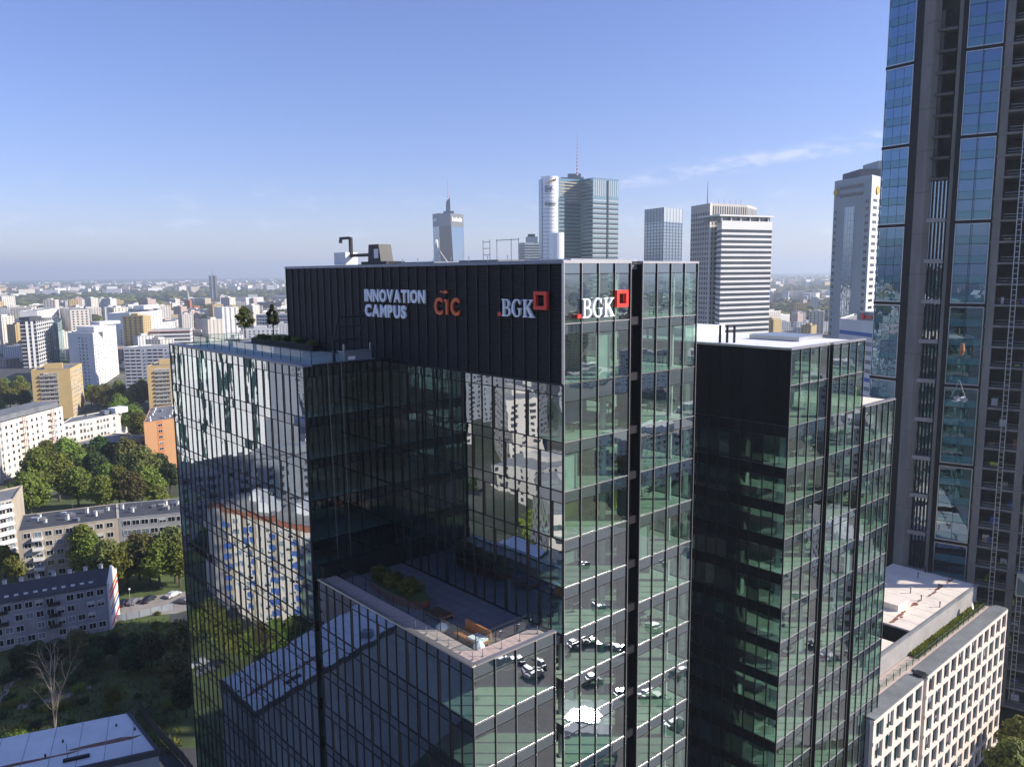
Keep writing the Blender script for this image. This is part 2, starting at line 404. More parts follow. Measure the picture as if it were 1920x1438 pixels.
def piece(name, q, parent):
    F, sx, z, w, h, mt, d, th, tilt = q
    key = (name, round(w, 3), round(h, 3), mt, th)
    if key not in _pc:
        mb = MB(); mb.box(0, w, 0, th, 0, h, mt); _pc[key] = mb.mesh(name)
    o = inst(name, _pc[key], F.P(sx, z, d), F.th, parent)
    if tilt: o.rotation_euler = (random.gauss(0, tilt), 0, F.th + random.gauss(0, tilt))
    return o
def win_mesh(w, h, style='plain'):
    key = ('win', round(w, 2), round(h, 2), style)
    if key not in _pc:
        mb = MB(); fr = 'frame_white' if style != 'dark' else 'black_metal'
        g = {'plain': 'glass_dark', 'dark': 'glass_dark', 'curtain': 'window_pale', 'half': 'glass_dark'}[style]
        t = 0.09
        mb.box(0, w, -0.03, 0.12, 0, h, g)
        for (a, b_, c, d_) in ((-t, w + t, -t, 0), (-t, w + t, h, h + t), (-t, 0, 0, h), (w, w + t, 0, h)):
            mb.box(a, b_, -0.10, 0.02, c, d_, fr)
        n = max(1, int(round(w / 0.8)))
        if style == 'half': mb.box(.02, w - .02, -0.045, -0.02, h * .45, h - .01, 'blind_grey')
        for i in range(1, n): mb.box(w * i / n - 0.035, w * i / n + 0.035, -0.075, -0.02, 0, h, fr)
        _pc[key] = mb.mesh('window')
    return _pc[key]
_rw = random.Random(101)
def window(T, F, sx, z, w, h, style='plain', name='window'):
    if style == 'plain': style = _rw.choice(['plain', 'plain', 'plain', 'curtain', 'half'])
    return inst(name, win_mesh(w, h, style), F.P(sx, z, 0.0), F.th, T.e)
# ================================================================== SETTING
g = MB(); N_ = 48
g.add([(24000 * math.cos(2 * math.pi * i / N_), 24000 * math.sin(2 * math.pi * i / N_), 0) for i in range(N_)], [tuple(range(N_))], 'ground_city')
build(g, 'ground', kind='structure')
hz = MB(); hz.box(-24500, 24500, -24500, 24500, -1.0, 330, 'white_paint')
hm = bpy.data.materials.new('haze'); hm.use_nodes = True; hn = hm.node_tree; hn.nodes.clear()
ho = hn.nodes.new('ShaderNodeOutputMaterial'); hv = hn.nodes.new('ShaderNodeVolumePrincipled')
hv.inputs['Color'].default_value = (0.78, 0.88, 1.0, 1); hv.inputs['Density'].default_value = 0.00014; hv.inputs['Anisotropy'].default_value = 0.2
hn.links.new(hv.outputs[0], ho.inputs['Volume']); MATS['haze'] = hm
hz.names = ['haze']
build(hz, 'haze', kind='stuff')

# ================================================================== OFFICE COMPLEX
def floors(z_top, n, step=4.2, first=None):
    zs = [z_top]
    if first: zs.append(z_top - first)
    while len(zs) < n: zs.append(zs[-1] - step)
    return zs
def curtain(T, F, s0, s1, zs, bay, kind, band=1.0, mull=True, phase=0, skip=None, topband=None):
    """zs: descending floor levels; each storey spans zs[i+1]..zs[i], with the dark band under zs[i]"""
    n = max(1, int(round((s1 - s0) / bay))); bw = (s1 - s0) / n
    front = kind in ('front',)
    gm_, bm_ = ('glass_front', 'glass_front_band') if front else ('glass_side', 'glass_side_band')
    if kind == 'shade': gm_, bm_ = 'glass_shade', 'glass_shade_band'
    mt = 'black_metal'
    for i in range(len(zs) - 1):
        zt, zb = zs[i], zs[i + 1]
        bd = band if not (topband and i == 0) else topband
        for k in range(n):
            a = s0 + k * bw
            if front and (k + i * 2 + phase) % 3 == 0:
                T.want('blind_panel', F, a + 0.06, zb + 0.06, 0.26, zt - bd - zb - 0.1, 'brown_panel', d=0.03, th=0.10)
                T.want('window_pane', F, a + 0.34, zb + 0.06, bw - 0.39, zt - bd - zb - 0.1, gm_, tilt=0.0022)
            else:
                T.want('window_pane', F, a + 0.05, zb + 0.06, bw - 0.1, zt - bd - zb - 0.1, gm_, tilt=0.0022)
            if kind == 'side' and random.random() < .06:
                hh = zt - bd - zb; dr = hh * random.choice([.25, .4, .4, .6, 1.0])
                T.want('roller_blind', F, a + .12, zt - bd - dr, bw - .24, dr, 'blind_grey', d=-0.28, th=.03)
            T.want('spandrel_panel', F, a + 0.05, zt - bd + 0.04, bw - 0.1, bd - 0.06, bm_, tilt=0.0022)
    ztop, zbot = zs[0], zs[-1]
    if mull:
        for k in range(n + 1):
            a = s0 + k * bw
            mw_ = 0.065 if front else 0.10; T.want('mullion', F, a - mw_ / 2, zbot, mw_, ztop - zbot, 'brown_panel' if front else mt, d=0.08 if front else 0.10, th=0.14)
            if kind == 'side':   # thin bright capping on the outer edge
                T.want('mullion_cap', F, a - 0.022, zbot, 0.044, ztop - zbot, 'aluminium', d=0.135, th=0.03)
    for i, z in enumerate(zs):
        bd = band if not (topband and i == 0) else topband
        T.want('transom', F, s0 + 0.05, z - 0.035, s1 - s0 - 0.1, 0.07, mt if kind != 'side' else 'aluminium', d=0.07, th=0.12)
        if i < len(zs) - 1: T.want('transom', F, s0 + 0.05, z - bd - 0.02, s1 - s0 - 0.1, 0.04, mt, d=0.05, th=0.10)
def wbox(mb, x0, x1, y0, y1, z0, z1, mt):      # local box of the office complex
    mb.hexa([tuple(W(x, y, z)) for z in (z0, z1) for (x, y) in ((x0, y0), (x1, y0), (x1, y1), (x0, y1))], mt)
def slabs(T, rects, zs, th=0.9, mt='ceiling_grey'):
    for z in zs:
        mb = MB()
        for (x0, x1, y0, y1) in rects: wbox(mb, x0, x1, y0, y1, z - th, z - 0.06, mt); wbox(mb, x0, x1, y0, y1, z - 0.055, z - 0.01, 'slab_floor')
        T.part(mb, 'floor_slab')

# ---- main tower (louvred crown, lettering)
T1 = Thing('office_tower', 'black glass office tower with louvred crown carrying white and orange lettering', 'office tower', W(0, 0))
ZB = [79.9, 75.05]
while ZB[-1] > 4: ZB.append(round(ZB[-1] - 4.2, 3))
ZB[-1] = 0.0
# right-hand glass face, two halves either side of a dark recess
F = FY(0, 0)
for (a, b_) in ((0.0, 8.25), (9.9, 18.1)):
    curtain(T1, F, a, b_, [89.75, 84.85, 79.9], 2.06, 'side', band=0.9)
    curtain(T1, F, a, b_, ZB, 2.06, 'side', topband=1.5)
mb = MB()
for z in ZB[:-1] + [84.85]:
    F.box(mb, 8.35, 9.8, z - 0.5, z + 0.2, -0.9, -0.1, 'black_metal')
F.box(mb, 8.35, 9.8, 0, 89.6, -1.3, -1.1, 'glass_side')
T1.part(mb, 'recess_lining')
for s_ in (8.3, 8.85, 9.3, 9.84): 
    mb = MB(); F.box(mb, s_ - 0.06, s_ + 0.06, 0, 89.7, -0.9 if s_ in (8.85, 9.3) else -1.2, -0.55 if s_ in (8.85, 9.3) else 0.12, 'black_metal'); T1.part(mb, 'recess_fin')
# floors inside
rc = [(0.2, 8.2, 0.2, 48), (9.95, 17.9, 0.2, 48), (8.2, 9.95, 1.5, 48)]
slabs(T1, rc, [z for z in ZB[:-1] if z > 20] + [84.85])
mb = MB(); wbox(mb, 5.5, 12.5, 9, 42, 0, 89.3, 'core_wall'); T1.part(mb, 'core')
mb = MB()
for (x, y) in ((1.6, 1.8), (7.0, 1.9), (11.2, 1.9), (16.6, 1.8), (1.6, 9), (1.6, 17), (1.6, 25), (16.6, 9), (16.6, 17), (16.6, 25)):
    p = W(x, y); mb.tube((p.x, p.y, 20), (p.x, p.y, 89), 0.3, 0.3, 'column_white', 10)
T1.part(mb, 'inner_columns', smooth=False, kind='stuff')
# front face between terrace and crown (also continues down behind the low wing)
FF = FX(0, 48.5)
Z_up = [z for z in ZB if z > 58.3] + [58.25]
curtain(T1, FF, 48.5 - 25.4, 48.5, Z_up, 1.53, 'front', phase=1)
# crown: louvre panels
pm = MB(); lw = 1.565
pm.box(0.03, lw - 0.03, 0.10, 0.16, 0, 9.75, 'louvre_black')
pm.box(0, 0.05, -0.06, 0.16, 0, 9.75, 'black_metal'); pm.box(lw - 0.05, lw - 0.002, -0.06, 0.16, 0, 9.75, 'black_metal')
for i in range(46):
    z = 0.06 + i * 0.21; sh = .02 * ((i * 7) % 3)
    pm.hexa([(0.05, 0.0, z), (lw - 0.05, 0.0, z), (lw - 0.05, 0.09, z + 0.10), (0.05, 0.09, z + 0.10), (0.05, 0.0, z + 0.03), (lw - 0.05, 0.0, z + 0.03), (lw - 0.05, 0.09, z + 0.13), (0.05, 0.09, z + 0.13)], 'louvre_black')
lm = pm.mesh('louvre_panel')
for k in range(31):
    inst('louvre_panel', lm, FF.P(k * lw, 79.95, 0.0), FF.th, T1.e)
mb = MB(); wbox(mb, 0.22, 0.5, 0.3, 48.3, 79.2, 89.6, 'black_metal'); T1.part(mb, 'crown_wall')
mb = MB()
FF.box(mb, 0, 48.5, 89.7, 89.98, -0.5, 0.12, 'grey_metal')
FF.box(mb, -0.1, 48.5 + 0.08, 79.78, 79.95, -0.2, 0.10, 'black_metal')
T1.part(mb, 'roof_edge')
mb = MB(); F.box(mb, -0.1, 8.3, 89.72, 89.95, -0.4, 0.14, 'aluminium'); F.box(mb, 9.85, 18.2, 89.72, 89.92, -0.4, 0.14, 'aluminium')
F.box(mb, 8.3, 9.85, 89.72, 89.9, -1.4, -0.35, 'black_metal'); T1.part(mb, 'roof_edge')
mb = MB(); F.box(mb, -0.09, -0.01, 79.9, 89.7, -0.1, 0.16, 'aluminium'); F.box(mb, -0.07, -0.005, 0, 79.8, -0.1, 0.13, 'black_metal'); T1.part(mb, 'corner_trim')
mb = MB(); wbox(mb, 0.5, 17.9, 0.5, 48.2, 89.2, 89.62, 'roof_grey'); T1.part(mb, 'roof')
mb = MB()
for (x0, x1, y0, y1, h, mt_) in ((5, 14, 4, 10, .55, 'steel'), (3.5, 15, 12, 18, .6, 'roof_grey'), (2, 6, 20, 27, .55, 'grey_metal'), (7, 16, 21, 30, .55, 'steel'), (4, 8, 33, 38, .5, 'grey_metal')):
    wbox(mb, x0, x1, y0, y1, 89.63, 89.63 + h, mt_)
T1.part(mb, 'roof_plant')
mb = MB()      # rear and far-side glazing
Fb = FXb(18.1, 0)
for i in range(len(ZB) - 1):
    Fb.box(mb, 0.2, 48.2, ZB[i + 1] + 0.1, ZB[i] - 0.9, -0.05, 0, 'glass_side')
    Fb.box(mb, 0.2, 48.2, ZB[i] - 0.9, ZB[i] + 0.1, -0.05, 0.01, 'black_metal')
Fb.box(mb, 0.2, 48.2, 80.0, 89.7, -0.05, 0, 'glass_side')
Fc = FYb(48.5, 18.1); Fc.box(mb, 0, 18.1, 0, 89.7, -0.05, 0, 'black_metal')
T1.part(mb, 'rear_glazing')
# interior items on the sunlit floors
mb = MB()
for (s_, z) in ((0.6, 58.25), ):
    pass
yz = 66.65
wbox(mb, 0.5, 6.2, 4.2, 4.35, yz, yz + 2.9, 'yellow_wall'); wbox(mb, 9.98, 13.4, 3.3, 3.45, yz, yz + 2.9, 'yellow_wall')
T1.part(mb, 'yellow_partition')
rnd = random.Random(3)
mb = MB()
for z in [q for q in ZB[1:] if 30 < q < 78] + [84.85]:
    for (x0, x1) in ((0.6, 7.6), (10.2, 17.2)):
        for k in range(4):
            if rnd.random() < 0.2: continue
            x = x0 + k * 1.75; y = 2.6 + rnd.random() * 3
            wbox(mb, x, x + 1.3, y, y + 0.7, z + 0.70, z + 0.74, 'desk_white')
            for (dx, dy) in ((0.05, 0.05), (1.2, 0.05), (0.05, 0.6), (1.2, 0.6)): wbox(mb, x + dx, x + dx + 0.05, y + dy, y + dy + 0.05, z, z + 0.7, 'black_metal')
            wbox(mb, x + .4, x + .9, y + 0.3, y + 0.34, z + 0.85, z + 1.15, 'black_metal')
            wbox(mb, x + .4, x + .85, y - .6, y - .15, z + 0.42, z + 0.5, 'black_metal'); wbox(mb, x + .4, x + .85, y - .62, y - .56, z + 0.5, z + 1.0, 'black_metal')
            wbox(mb, x + .6, x + .65, y - .4, y - .35, z, z + 0.42, 'steel')
T1.part(mb, 'desks', kind='stuff')

rp = random.Random(12)
for z in [q for q in ZB[1:] if 30 < q < 78]:      # each storey is fitted out differently
    mb = MB()
    for _ in range(rp.choice([1, 2, 3])):
        x = rp.choice([rp.uniform(1, 7), rp.uniform(10.3, 17)]); y = rp.uniform(3, 6)
        if rp.random() < .5: wbox(mb, x, x + .12, y, y + rp.uniform(2, 4), z + .001, z + 2.95, rp.choice(['column_white', 'core_wall', 'blind_grey', 'brown_panel']))
        else: wbox(mb, x, x + rp.uniform(1.2, 2.5), y, y + .12, z + .001, z + rp.choice([1.2, 2.1, 2.95]), rp.choice(['column_white', 'core_wall', 'blue_panel', 'wood_orange', 'brown_panel']))
    for k in range(5): wbox(mb, .8 + k * 1.5, 1.9 + k * 1.5, 2.5, 2.62, z + 3.02, z + 3.10, 'light_panel'); wbox(mb, 10.4 + k * 1.5, 11.5 + k * 1.5, 2.5, 2.62, z + 3.02, z + 3.10, 'light_panel')
    T1.part(mb, 'partition')
for t_, y_, x_lo, zs_ in ((T1, 0, 0, []),):
    pass
# ---- left block
T2 = Thing('office_block', 'lower glass office block with roof garden, left of the lettered tower', 'office building', W(-9.94, 25.5))
ZL = [80.05, 75.05]
while ZL[-1] > 4: ZL.append(round(ZL[-1] - 4.2, 3))
ZL[-1] = 0.0
F2_ = FX(-9.94, 62.4)
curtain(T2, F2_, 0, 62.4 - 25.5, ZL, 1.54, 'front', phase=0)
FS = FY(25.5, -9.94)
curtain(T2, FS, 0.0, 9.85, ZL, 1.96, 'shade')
slabs(T2, [(-9.7, -0.3, 25.8, 62.1), (-0.3, 11.7, 48.8, 62.1)], [z for z in ZL[:-1] if z > 10])
mb = MB(); wbox(mb, -6.5, -2.5, 32, 56, 0, 79, 'core_wall'); T2.part(mb, 'core')
mb = MB(); Fl = FYb(62.4, 12); 
for i in range(len(ZL) - 1):
    Fl.box(mb, 0, 21.9, ZL[i + 1] + 0.1, ZL[i] - 0.9, -0.05, 0, 'glass_side'); Fl.box(mb, 0, 21.9, ZL[i] - 0.9, ZL[i] + 0.1, -0.05, 0.01, 'black_metal')
Fr_ = FXb(12, 48.6); Fr_.box(mb, 0, 13.8, 0, 80, -0.05, 0, 'glass_side')
T2.part(mb, 'rear_glazing')
mb = MB(); wbox(mb, -9.7, -0.05, 25.8, 62.1, 79.35, 79.9, 'roof_grey'); wbox(mb, -0.05, 11.8, 48.7, 62.1, 79.35, 79.9, 'roof_grey'); T2.part(mb, 'roof')
mb = MB(); F2_.box(mb, -0.05, 36.95, 80.06, 80.24, -1.0, 0.15, 'grey_metal'); T2.part(mb, 'roof_edge')
mb = MB(); FS.box(mb, 0.9, 9.85, 80.06, 80.22, -0.7, 0.12, 'black_metal'); T2.part(mb, 'roof_edge')
mb = MB(); F2_.box(mb, 36.9, 37.04, 0, 80.05, -0.12, 0.10, 'black_metal'); T2.part(mb, 'corner_trim')
def railing(T, pts, z0, h, every=1.5, mt='glass_rail'):
    """glass panels between posts; pts are complex-local"""
    for (p, q) in zip(pts[:-1], pts[1:]):
        a, b_ = W(*p), W(*q); L = (b_ - a).length; F = FPQ(a, b_); n = max(1, int(round(L / every)))
        for k in range(n):
            T.want('rail_glass', F, k * L / n + 0.05, z0 + 0.06, L / n - 0.1, h - 0.1, mt, d=0.01, th=0.02)
        for k in range(n + 1): T.want('rail_post', F, k * L / n - 0.03, z0, 0.06, h, 'black_metal', d=0.03, th=0.06)
        T.want('handrail', F, 0, z0 + h, L, 0.05, 'black_metal', d=0.03, th=0.06)
railing(T2, [(-8.2, 58.5), (-8.2, 27.2)], 79.9, 1.45, 2.3)
railing(T2, [(-8.2, 58.5), (-2.2, 58.5)], 79.9, 1.45, 2.0)
railing(T2, [(-8.2, 27.2), (-0.4, 27.2)], 79.9, 1.45, 2.6)

# ---- low wing with terrace
T3 = Thing('office_wing', 'low glass wing with a paved roof terrace in front of the lettered tower', 'office building', W(-9.94, 0))
ZW = [58.9, 54.05]
while ZW[-1] > 4: ZW.append(round(ZW[-1] - 4.2, 3))
ZW[-1] = 0.0
F3 = FX(-9.94, 24.3); curtain(T3, F3, 0, 24.3, ZW, 1.52, 'front', phase=2)
F3s = FY(0, -9.94); curtain(T3, F3s, 0.0, 8.9, ZW, 2.2, 'side')
slabs(T3, [(-9.7, -1.2, 0.25, 24.1)], [z for z in ZW[1:-1] if z > 10])
mb = MB(); wbox(mb, -6, -3, 6, 20, 0, 57, 'core_wall'); T3.part(mb, 'core')
mb = MB(); wbox(mb, -9.3, -0.1, 24.32, 25.45, 0, 60, 'black_metal'); T3.part(mb, 'recess_lining')
mb = MB(); wbox(mb, -1.0, -0.05, 1.2, 24.2, 0, 57.9, 'black_metal'); wbox(mb, -1.05, -0.95, 0.0, 1.2, 0, 58.2, 'black_metal'); T3.part(mb, 'recess_lining')
mb = MB(); wbox(mb, -9.6, -0.05, 0.35, 24.3, 57.4, 58.15, 'deck_grey'); T3.part(mb, 'terrace_floor')
mb = MB(); wbox(mb, -9.7, -8.0, 0.3, 24.3, 58.16, 58.85, 'paving_pink'); wbox(mb, -8.0, -1.6, 0.3, 2.0, 58.16, 58.85, 'paving_pink'); T3.part(mb, 'paved_edge')
mb = MB()
for k in range(32): wbox(mb, -9.68, -8.02, .6 + k * .75, .62 + k * .75, 58.851, 58.856, 'deck_grey')
for k in range(8): wbox(mb, -7.9 + k * .75, -7.88 + k * .75, .32, 1.98, 58.851, 58.856, 'deck_grey')
wbox(mb, -8.85, -8.83, .3, 24.2, 58.857, 58.861, 'deck_grey')
T3.part(mb, 'paving_joint')
mb = MB()
for k in range(19): wbox(mb, -7.8, -.1, 2.3 + k * 1.2, 2.33 + k * 1.2, 58.151, 58.157, 'roof_dark')
for k in range(6): wbox(mb, -7.0 + k * 1.2, -6.97 + k * 1.2, 2.2, 24.2, 58.158, 58.163, 'roof_dark')
T3.part(mb, 'deck_joint')
mb = MB(); F3.box(mb, 0, 24.35, 58.9, 59.05, -0.35, 0.12, 'aluminium'); F3s.box(mb, 0.36, 9.0, 58.9, 59.05, -0.35, 0.12, 'aluminium'); T3.part(mb, 'parapet')
railing(T3, [(-7.9, 23.6), (-7.9, 2.1)], 58.86, 1.25, 2.3)
railing(T3, [(-7.9, 2.1), (-1.6, 2.1)], 58.86, 1.25, 2.1)
railing(T3, [(-1.6, 2.1), (-1.6, 0.2)], 58.86, 1.25, 2.1)
for k in range(15):
    y = 1.0 + k * 1.55; mb = MB(); p = W(-9.15, y); mb.tube((p.x, p.y, 58.85), (p.x, p.y, 59.55), 0.035, 0.035, 'steel', 5); mb.tube((p.x, p.y, 58.85), (p.x, p.y, 58.9), 0.12, 0.12, 'steel', 6); T3.part(mb, 'safety_post')
for k in range(4):
    p = W(-8.2 + k * 2.0, 0.9); mb = MB(); mb.tube((p.x, p.y, 58.85), (p.x, p.y, 59.55), 0.035, 0.035, 'steel', 5); mb.tube((p.x, p.y, 58.85), (p.x, p.y, 58.9), 0.12, 0.12, 'steel', 6); T3.part(mb, 'safety_post')

# ---- right-hand tower with black box crown
T4 = Thing('office_tower', 'second office tower, with a plain black box crown, right of the lettered tower', 'office tower', W(36.1, 0))
ZT = [71.5, 66.7]
while ZT[-1] > 4: ZT.append(round(ZT[-1] - 4.2, 3))
ZT[-1] = 0.0
F4 = FY(0, 36.1)
curtain(T4, F4, 0.0, 8.7, [80.2, 76.2, 71.5], 2.17, 'side', band=0.25); curtain(T4, F4, 0.0, 8.7, ZT, 2.17, 'side', topband=1.5)
curtain(T4, F4, 9.75, 18.1, [80.2, 76.2, 71.5], 2.08, 'side', band=0.25); curtain(T4, F4, 9.75, 18.1, ZT, 2.08, 'side', topband=1.5)
curtain(T4, F4, 19.1, 28.0, ZT, 1.8, 'side')
mb = MB()
for (a, b_, zt) in ((8.75, 9.7, 80.1), (18.15, 19.05, 71.4)):
    F4.box(mb, a, b_, 0, zt, -1.2, -1.1, 'glass_side')
    for z in ZT[:-1]:
        F4.box(mb, a + .02, b_ - .02, z - 1.1, z, -1.05, -0.3, 'black_metal')
        F4.box(mb, a + .3, b_ - .3, z + 0.2, z + 2.6, -1.08, -1.0, 'yellow_wall')
T4.part(mb, 'recess_lining')
rp = random.Random(14)
for z in [q for q in ZT[1:] if 14 < q < 70]:
    mb = MB()
    for (xa, xb) in ((37, 44), (46.2, 53.5), (55.5, 63)):
        x = rp.uniform(xa, xb - 2); y = rp.uniform(2.5, 5.5)
        if rp.random() < .6: wbox(mb, x, x + rp.uniform(1, 2.4), y, y + .12, z + .001, z + rp.choice([1.2, 2.1, 2.95]), rp.choice(['column_white', 'core_wall', 'brown_panel', 'blind_grey']))
        for k in range(2):
            x = rp.uniform(xa, xb - 2); y = rp.uniform(1.5, 4); wbox(mb, x, x + 1.4, y, y + .7, z + .68, z + .73, 'desk_white'); wbox(mb, x + .1, x + .2, y + .1, y + .6, z + .001, z + .68, 'black_metal'); wbox(mb, x + 1.2, x + 1.3, y + .1, y + .6, z + .001, z + .68, 'black_metal')
    T4.part(mb, 'partition')
for s_, zt in ((8.75, 80.1), (9.7, 80.1), (18.15, 71.4), (19.05, 71.4)):
    mb = MB(); F4.box(mb, s_ - 0.05, s_ + 0.05, 0, zt, -1.1, 0.14, 'black_metal'); T4.part(mb, 'recess_fin')
F4f = FX(36.1, 30)
for i in range(len(ZT) - 1):
    zt, zb = ZT[i], ZT[i + 1]
    T4.want('spandrel_panel', F4f, 0, zt - 1.3, 30, 1.28, 'box_black', d=0.02)
    for k in range(20):
        s_ = 30 - (k + 1) * 1.5
        if not (k < 2 or (k == 2 and i % 4) or (k == 3 and i % 3 == 1) or (k == 8) or (k in (5, 6) and (k + i) % 5 == 0)): T4.want('window_pane', F4f, s_ + .05, zb + .05, 1.4, zt - zb - 1.38, 'glass_dark', d=0.0, th=0.04, tilt=.003)
        else: T4.want('window_pane', F4f, s_ + .05, zb + .05, 1.4, zt - zb - 1.38, 'glass_front', tilt=0.002)
for k in range(21): T4.want('mullion', F4f, 30 - k * 1.5 - .05, 0, .1, 71.5, 'black_metal', d=0.09, th=0.14)
for k in range(20): T4.want('crown_panel', F4f, 30 - (k + 1) * 1.5 + .015, 71.55, 1.47, 8.6, 'box_black', d=0.05, th=0.12)
slabs(T4, [(36.4, 44.7, 0.2, 28), (45.9, 54.1, 0.2, 28), (44.7, 45.9, 1.5, 28)], [z for z in ZT[:-1] if z > 8] + [76.2])
slabs(T4, [(55.2, 63.9, 0.2, 28)], [z for z in ZT[1:-1] if z > 8])
mb = MB(); wbox(mb, 41, 50, 7, 24, 0, 79, 'core_wall'); wbox(mb, 50, 60, 9, 22, 0, 70, 'core_wall'); T4.part(mb, 'core')
mb = MB()
for (x, y) in ((37.6, 1.5), (43.6, 1.6), (47, 1.6), (52.6, 1.5), (56.5, 1.5), (62.2, 1.5), (37.6, 8), (37.6, 15)):
    p = W(x, y); mb.box(p.x - .3, p.x + .3, p.y - .3, p.y + .3, 8, 71 if x < 54 else 70, 'column_white')
T4.part(mb, 'inner_columns', kind='stuff')
mb = MB(); F4.box(mb, -0.1, 8.75, 80.22, 80.42, -0.5, 0.14, 'aluminium'); F4.box(mb, 9.7, 18.2, 80.22, 80.42, -0.5, 0.14, 'aluminium'); F4f.box(mb, 0, 30, 80.22, 80.4, -0.45, 0.12, 'aluminium'); F4.box(mb, 19.0, 28.1, 71.5, 71.7, -0.5, 0.14, 'aluminium'); T4.part(mb, 'roof_edge')
mb = MB(); wbox(mb, 36.6, 54.2, 0.6, 29.8, 79.6, 80.15, 'roof_white'); T4.part(mb, 'roof')
mb = MB(); wbox(mb, 54.4, 63.9, 0.5, 28, 70.9, 71.45, 'roof_cream'); T4.part(mb, 'roof')
mb = MB(); F4b = FYb(30, 54.3); F4b.box(mb, 0, 18.2, 0, 80.1, -.1, 0, 'black_metal'); F4r = FXb(54.25, 0.2); F4r.box(mb, 0, 29, 71.5, 80.1, -.05, 0, 'glass_side')
for i in range(len(ZT) - 1): FXb(64.1, 0).box(mb, 0.1, 28, ZT[i + 1], ZT[i] - 0.9, -.05, 0, 'glass_side')
T4.part(mb, 'rear_glazing')
mb = MB(); wbox(mb, 44, 53.5, 20, 29, 80.16, 81.3, 'roof_white'); wbox(mb, 47, 53, 5, 12, 80.16, 80.7, 'steel'); T4.part(mb, 'roof_plant')
for (x, y) in ((38.4, 22), (38.4, 21), (39.5, 11.5), (40, 10.8), (40.5, 10.1)):
    mb = MB(); p = W(x, y); mb.tube((p.x, p.y, 80.1), (p.x, p.y, 82.3), 0.16, 0.16, 'black_metal', 8); T4.part(mb, 'vent_pipe')
for t in (T1, T2, T3, T4): t.flush()

# ================================================================== LETTERING on the main tower
def letters(T, text, F, s0, z0, height, width, mt, bold=0.03, depth=0.18, d=0.14):
    """each letter a mesh from the built-in face, fitted to a total width"""
    objs = []; x = 0
    rl = MB(); F.box(rl, s0 + .1, s0 + width - .1, z0 + height * .45, z0 + height * .55, d - depth / 2 - .09, d - depth / 2 - .005, 'black_metal'); sg = build(rl, 'lettering', T.e)
    for ch in text:
        if ch == ' ': x += 0.35; continue
        cu = bpy.data.curves.new('letter', 'FONT'); cu.body = ch; cu.size = 1; cu.extrude = depth / 2 / 1.0; cu.offset = bold
        cu.resolution_u = 3
        o = bpy.data.objects.new('letter', cu); COL.objects.link(o)
        dg = bpy.context.evaluated_depsgraph_get(); me = bpy.data.meshes.new_from_object(o.evaluated_get(dg))
        bpy.data.objects.remove(o); bpy.data.curves.remove(cu)
        xs = [v.co.x for v in me.vertices]; ys = [v.co.y for v in me.vertices]
        objs.append((me, x - min(xs), min(ys), max(ys))); x += max(xs) - min(xs) + 0.09
    tot = x - 0.09; kx = width / tot; hmax = max(o[3] - 0 for o in objs); kz = height / hmax
    for me, ox, y0, y1 in objs:
        for v in me.vertices:
            X, Y, Z = (v.co.x + ox) * kx, v.co.y * kz, v.co.z
            v.co = (X, -Z, Y)
        me.materials.clear(); me.materials.append(MATS[mt]); me.update()
        inst('letter', me, F.P(s0, z0, d), F.th, T.e); o_ = T.e.children[-1]; ofs = 0
        bpy.context.view_layer.update() if False else None
        o_ = [c for c in T.e.children if c.data == me][0]; o_.parent = sg
def poly_glyph(outer, holes, depth, mt):
    cu = bpy.data.curves.new('letter', 'CURVE'); cu.dimensions = '2D'; cu.fill_mode = 'BOTH'; cu.extrude = depth / 2
    for ring in [outer] + holes:
        sp = cu.splines.new('POLY'); sp.points.add(len(ring) - 1); sp.use_cyclic_u = True
        for p, q in zip(sp.points, ring): p.co = (q[0], q[1], 0, 1)
    o = bpy.data.objects.new('letter', cu); COL.objects.link(o)
    dg = bpy.context.evaluated_depsgraph_get(); me = bpy.data.meshes.new_from_object(o.evaluated_get(dg))
    bpy.data.objects.remove(o); bpy.data.curves.remove(cu)
    me.materials.clear(); me.materials.append(MATS[mt]); return me
def arc(cx, cy_, rx, ry, a0, a1, n=10): return [(cx + rx * math.cos(R(a0 + (a1 - a0) * i / n)), cy_ + ry * math.sin(R(a0 + (a1 - a0) * i / n))) for i in range(n + 1)]
def glyph_B():
    out = [(0, 0), (0.36, 0)] + arc(0.36, 0.27, 0.30, 0.27, -90, 70) + arc(0.33, 0.75, 0.26, 0.25, -50, 90) + [(0, 1), (0, 0.95), (0.08, 0.92), (0.08, 0.08), (0, 0.05)]
    h1 = [(0.22, 0.07)] + arc(0.34, 0.27, 0.18, 0.20, -90, 90) + [(0.22, 0.47)]
    h2 = [(0.22, 0.54)] + arc(0.31, 0.74, 0.15, 0.19, -90, 90) + [(0.22, 0.93)]
    return out, [h1, h2], 0.66
def glyph_G():
    out = arc(0.38, 0.5, 0.36, 0.52, 48, 318, 20) + [(0.68, 0.12), (0.68, 0.42), (0.74, 0.45), (0.74, 0.5), (0.45, 0.5), (0.45, 0.45), (0.54, 0.42), (0.54, 0.12)] + arc(0.40, 0.5, 0.24, 0.44, 305, 60, 16) + [(0.56, 0.80), (0.60, 0.70), (0.65, 0.70), (0.65, 0.98)]
    return out, [], 0.76
def glyph_K():
    out = [(0, 0), (0.32, 0), (0.32, 0.05), (0.23, 0.08), (0.23, 0.42), (0.30, 0.48), (0.52, 0.08), (0.44, 0.05), (0.44, 0), (0.82, 0), (0.82, 0.05), (0.74, 0.08), (0.42, 0.60), (0.66, 0.92), (0.76, 0.95), (0.76, 1), (0.46, 1), (0.46, 0.95), (0.55, 0.92), (0.23, 0.50), (0.23, 0.92), (0.32, 0.95), (0.32, 1), (0, 1), (0, 0.95), (0.09, 0.92), (0.09, 0.08), (0, 0.05)]
    return out, [], 0.82
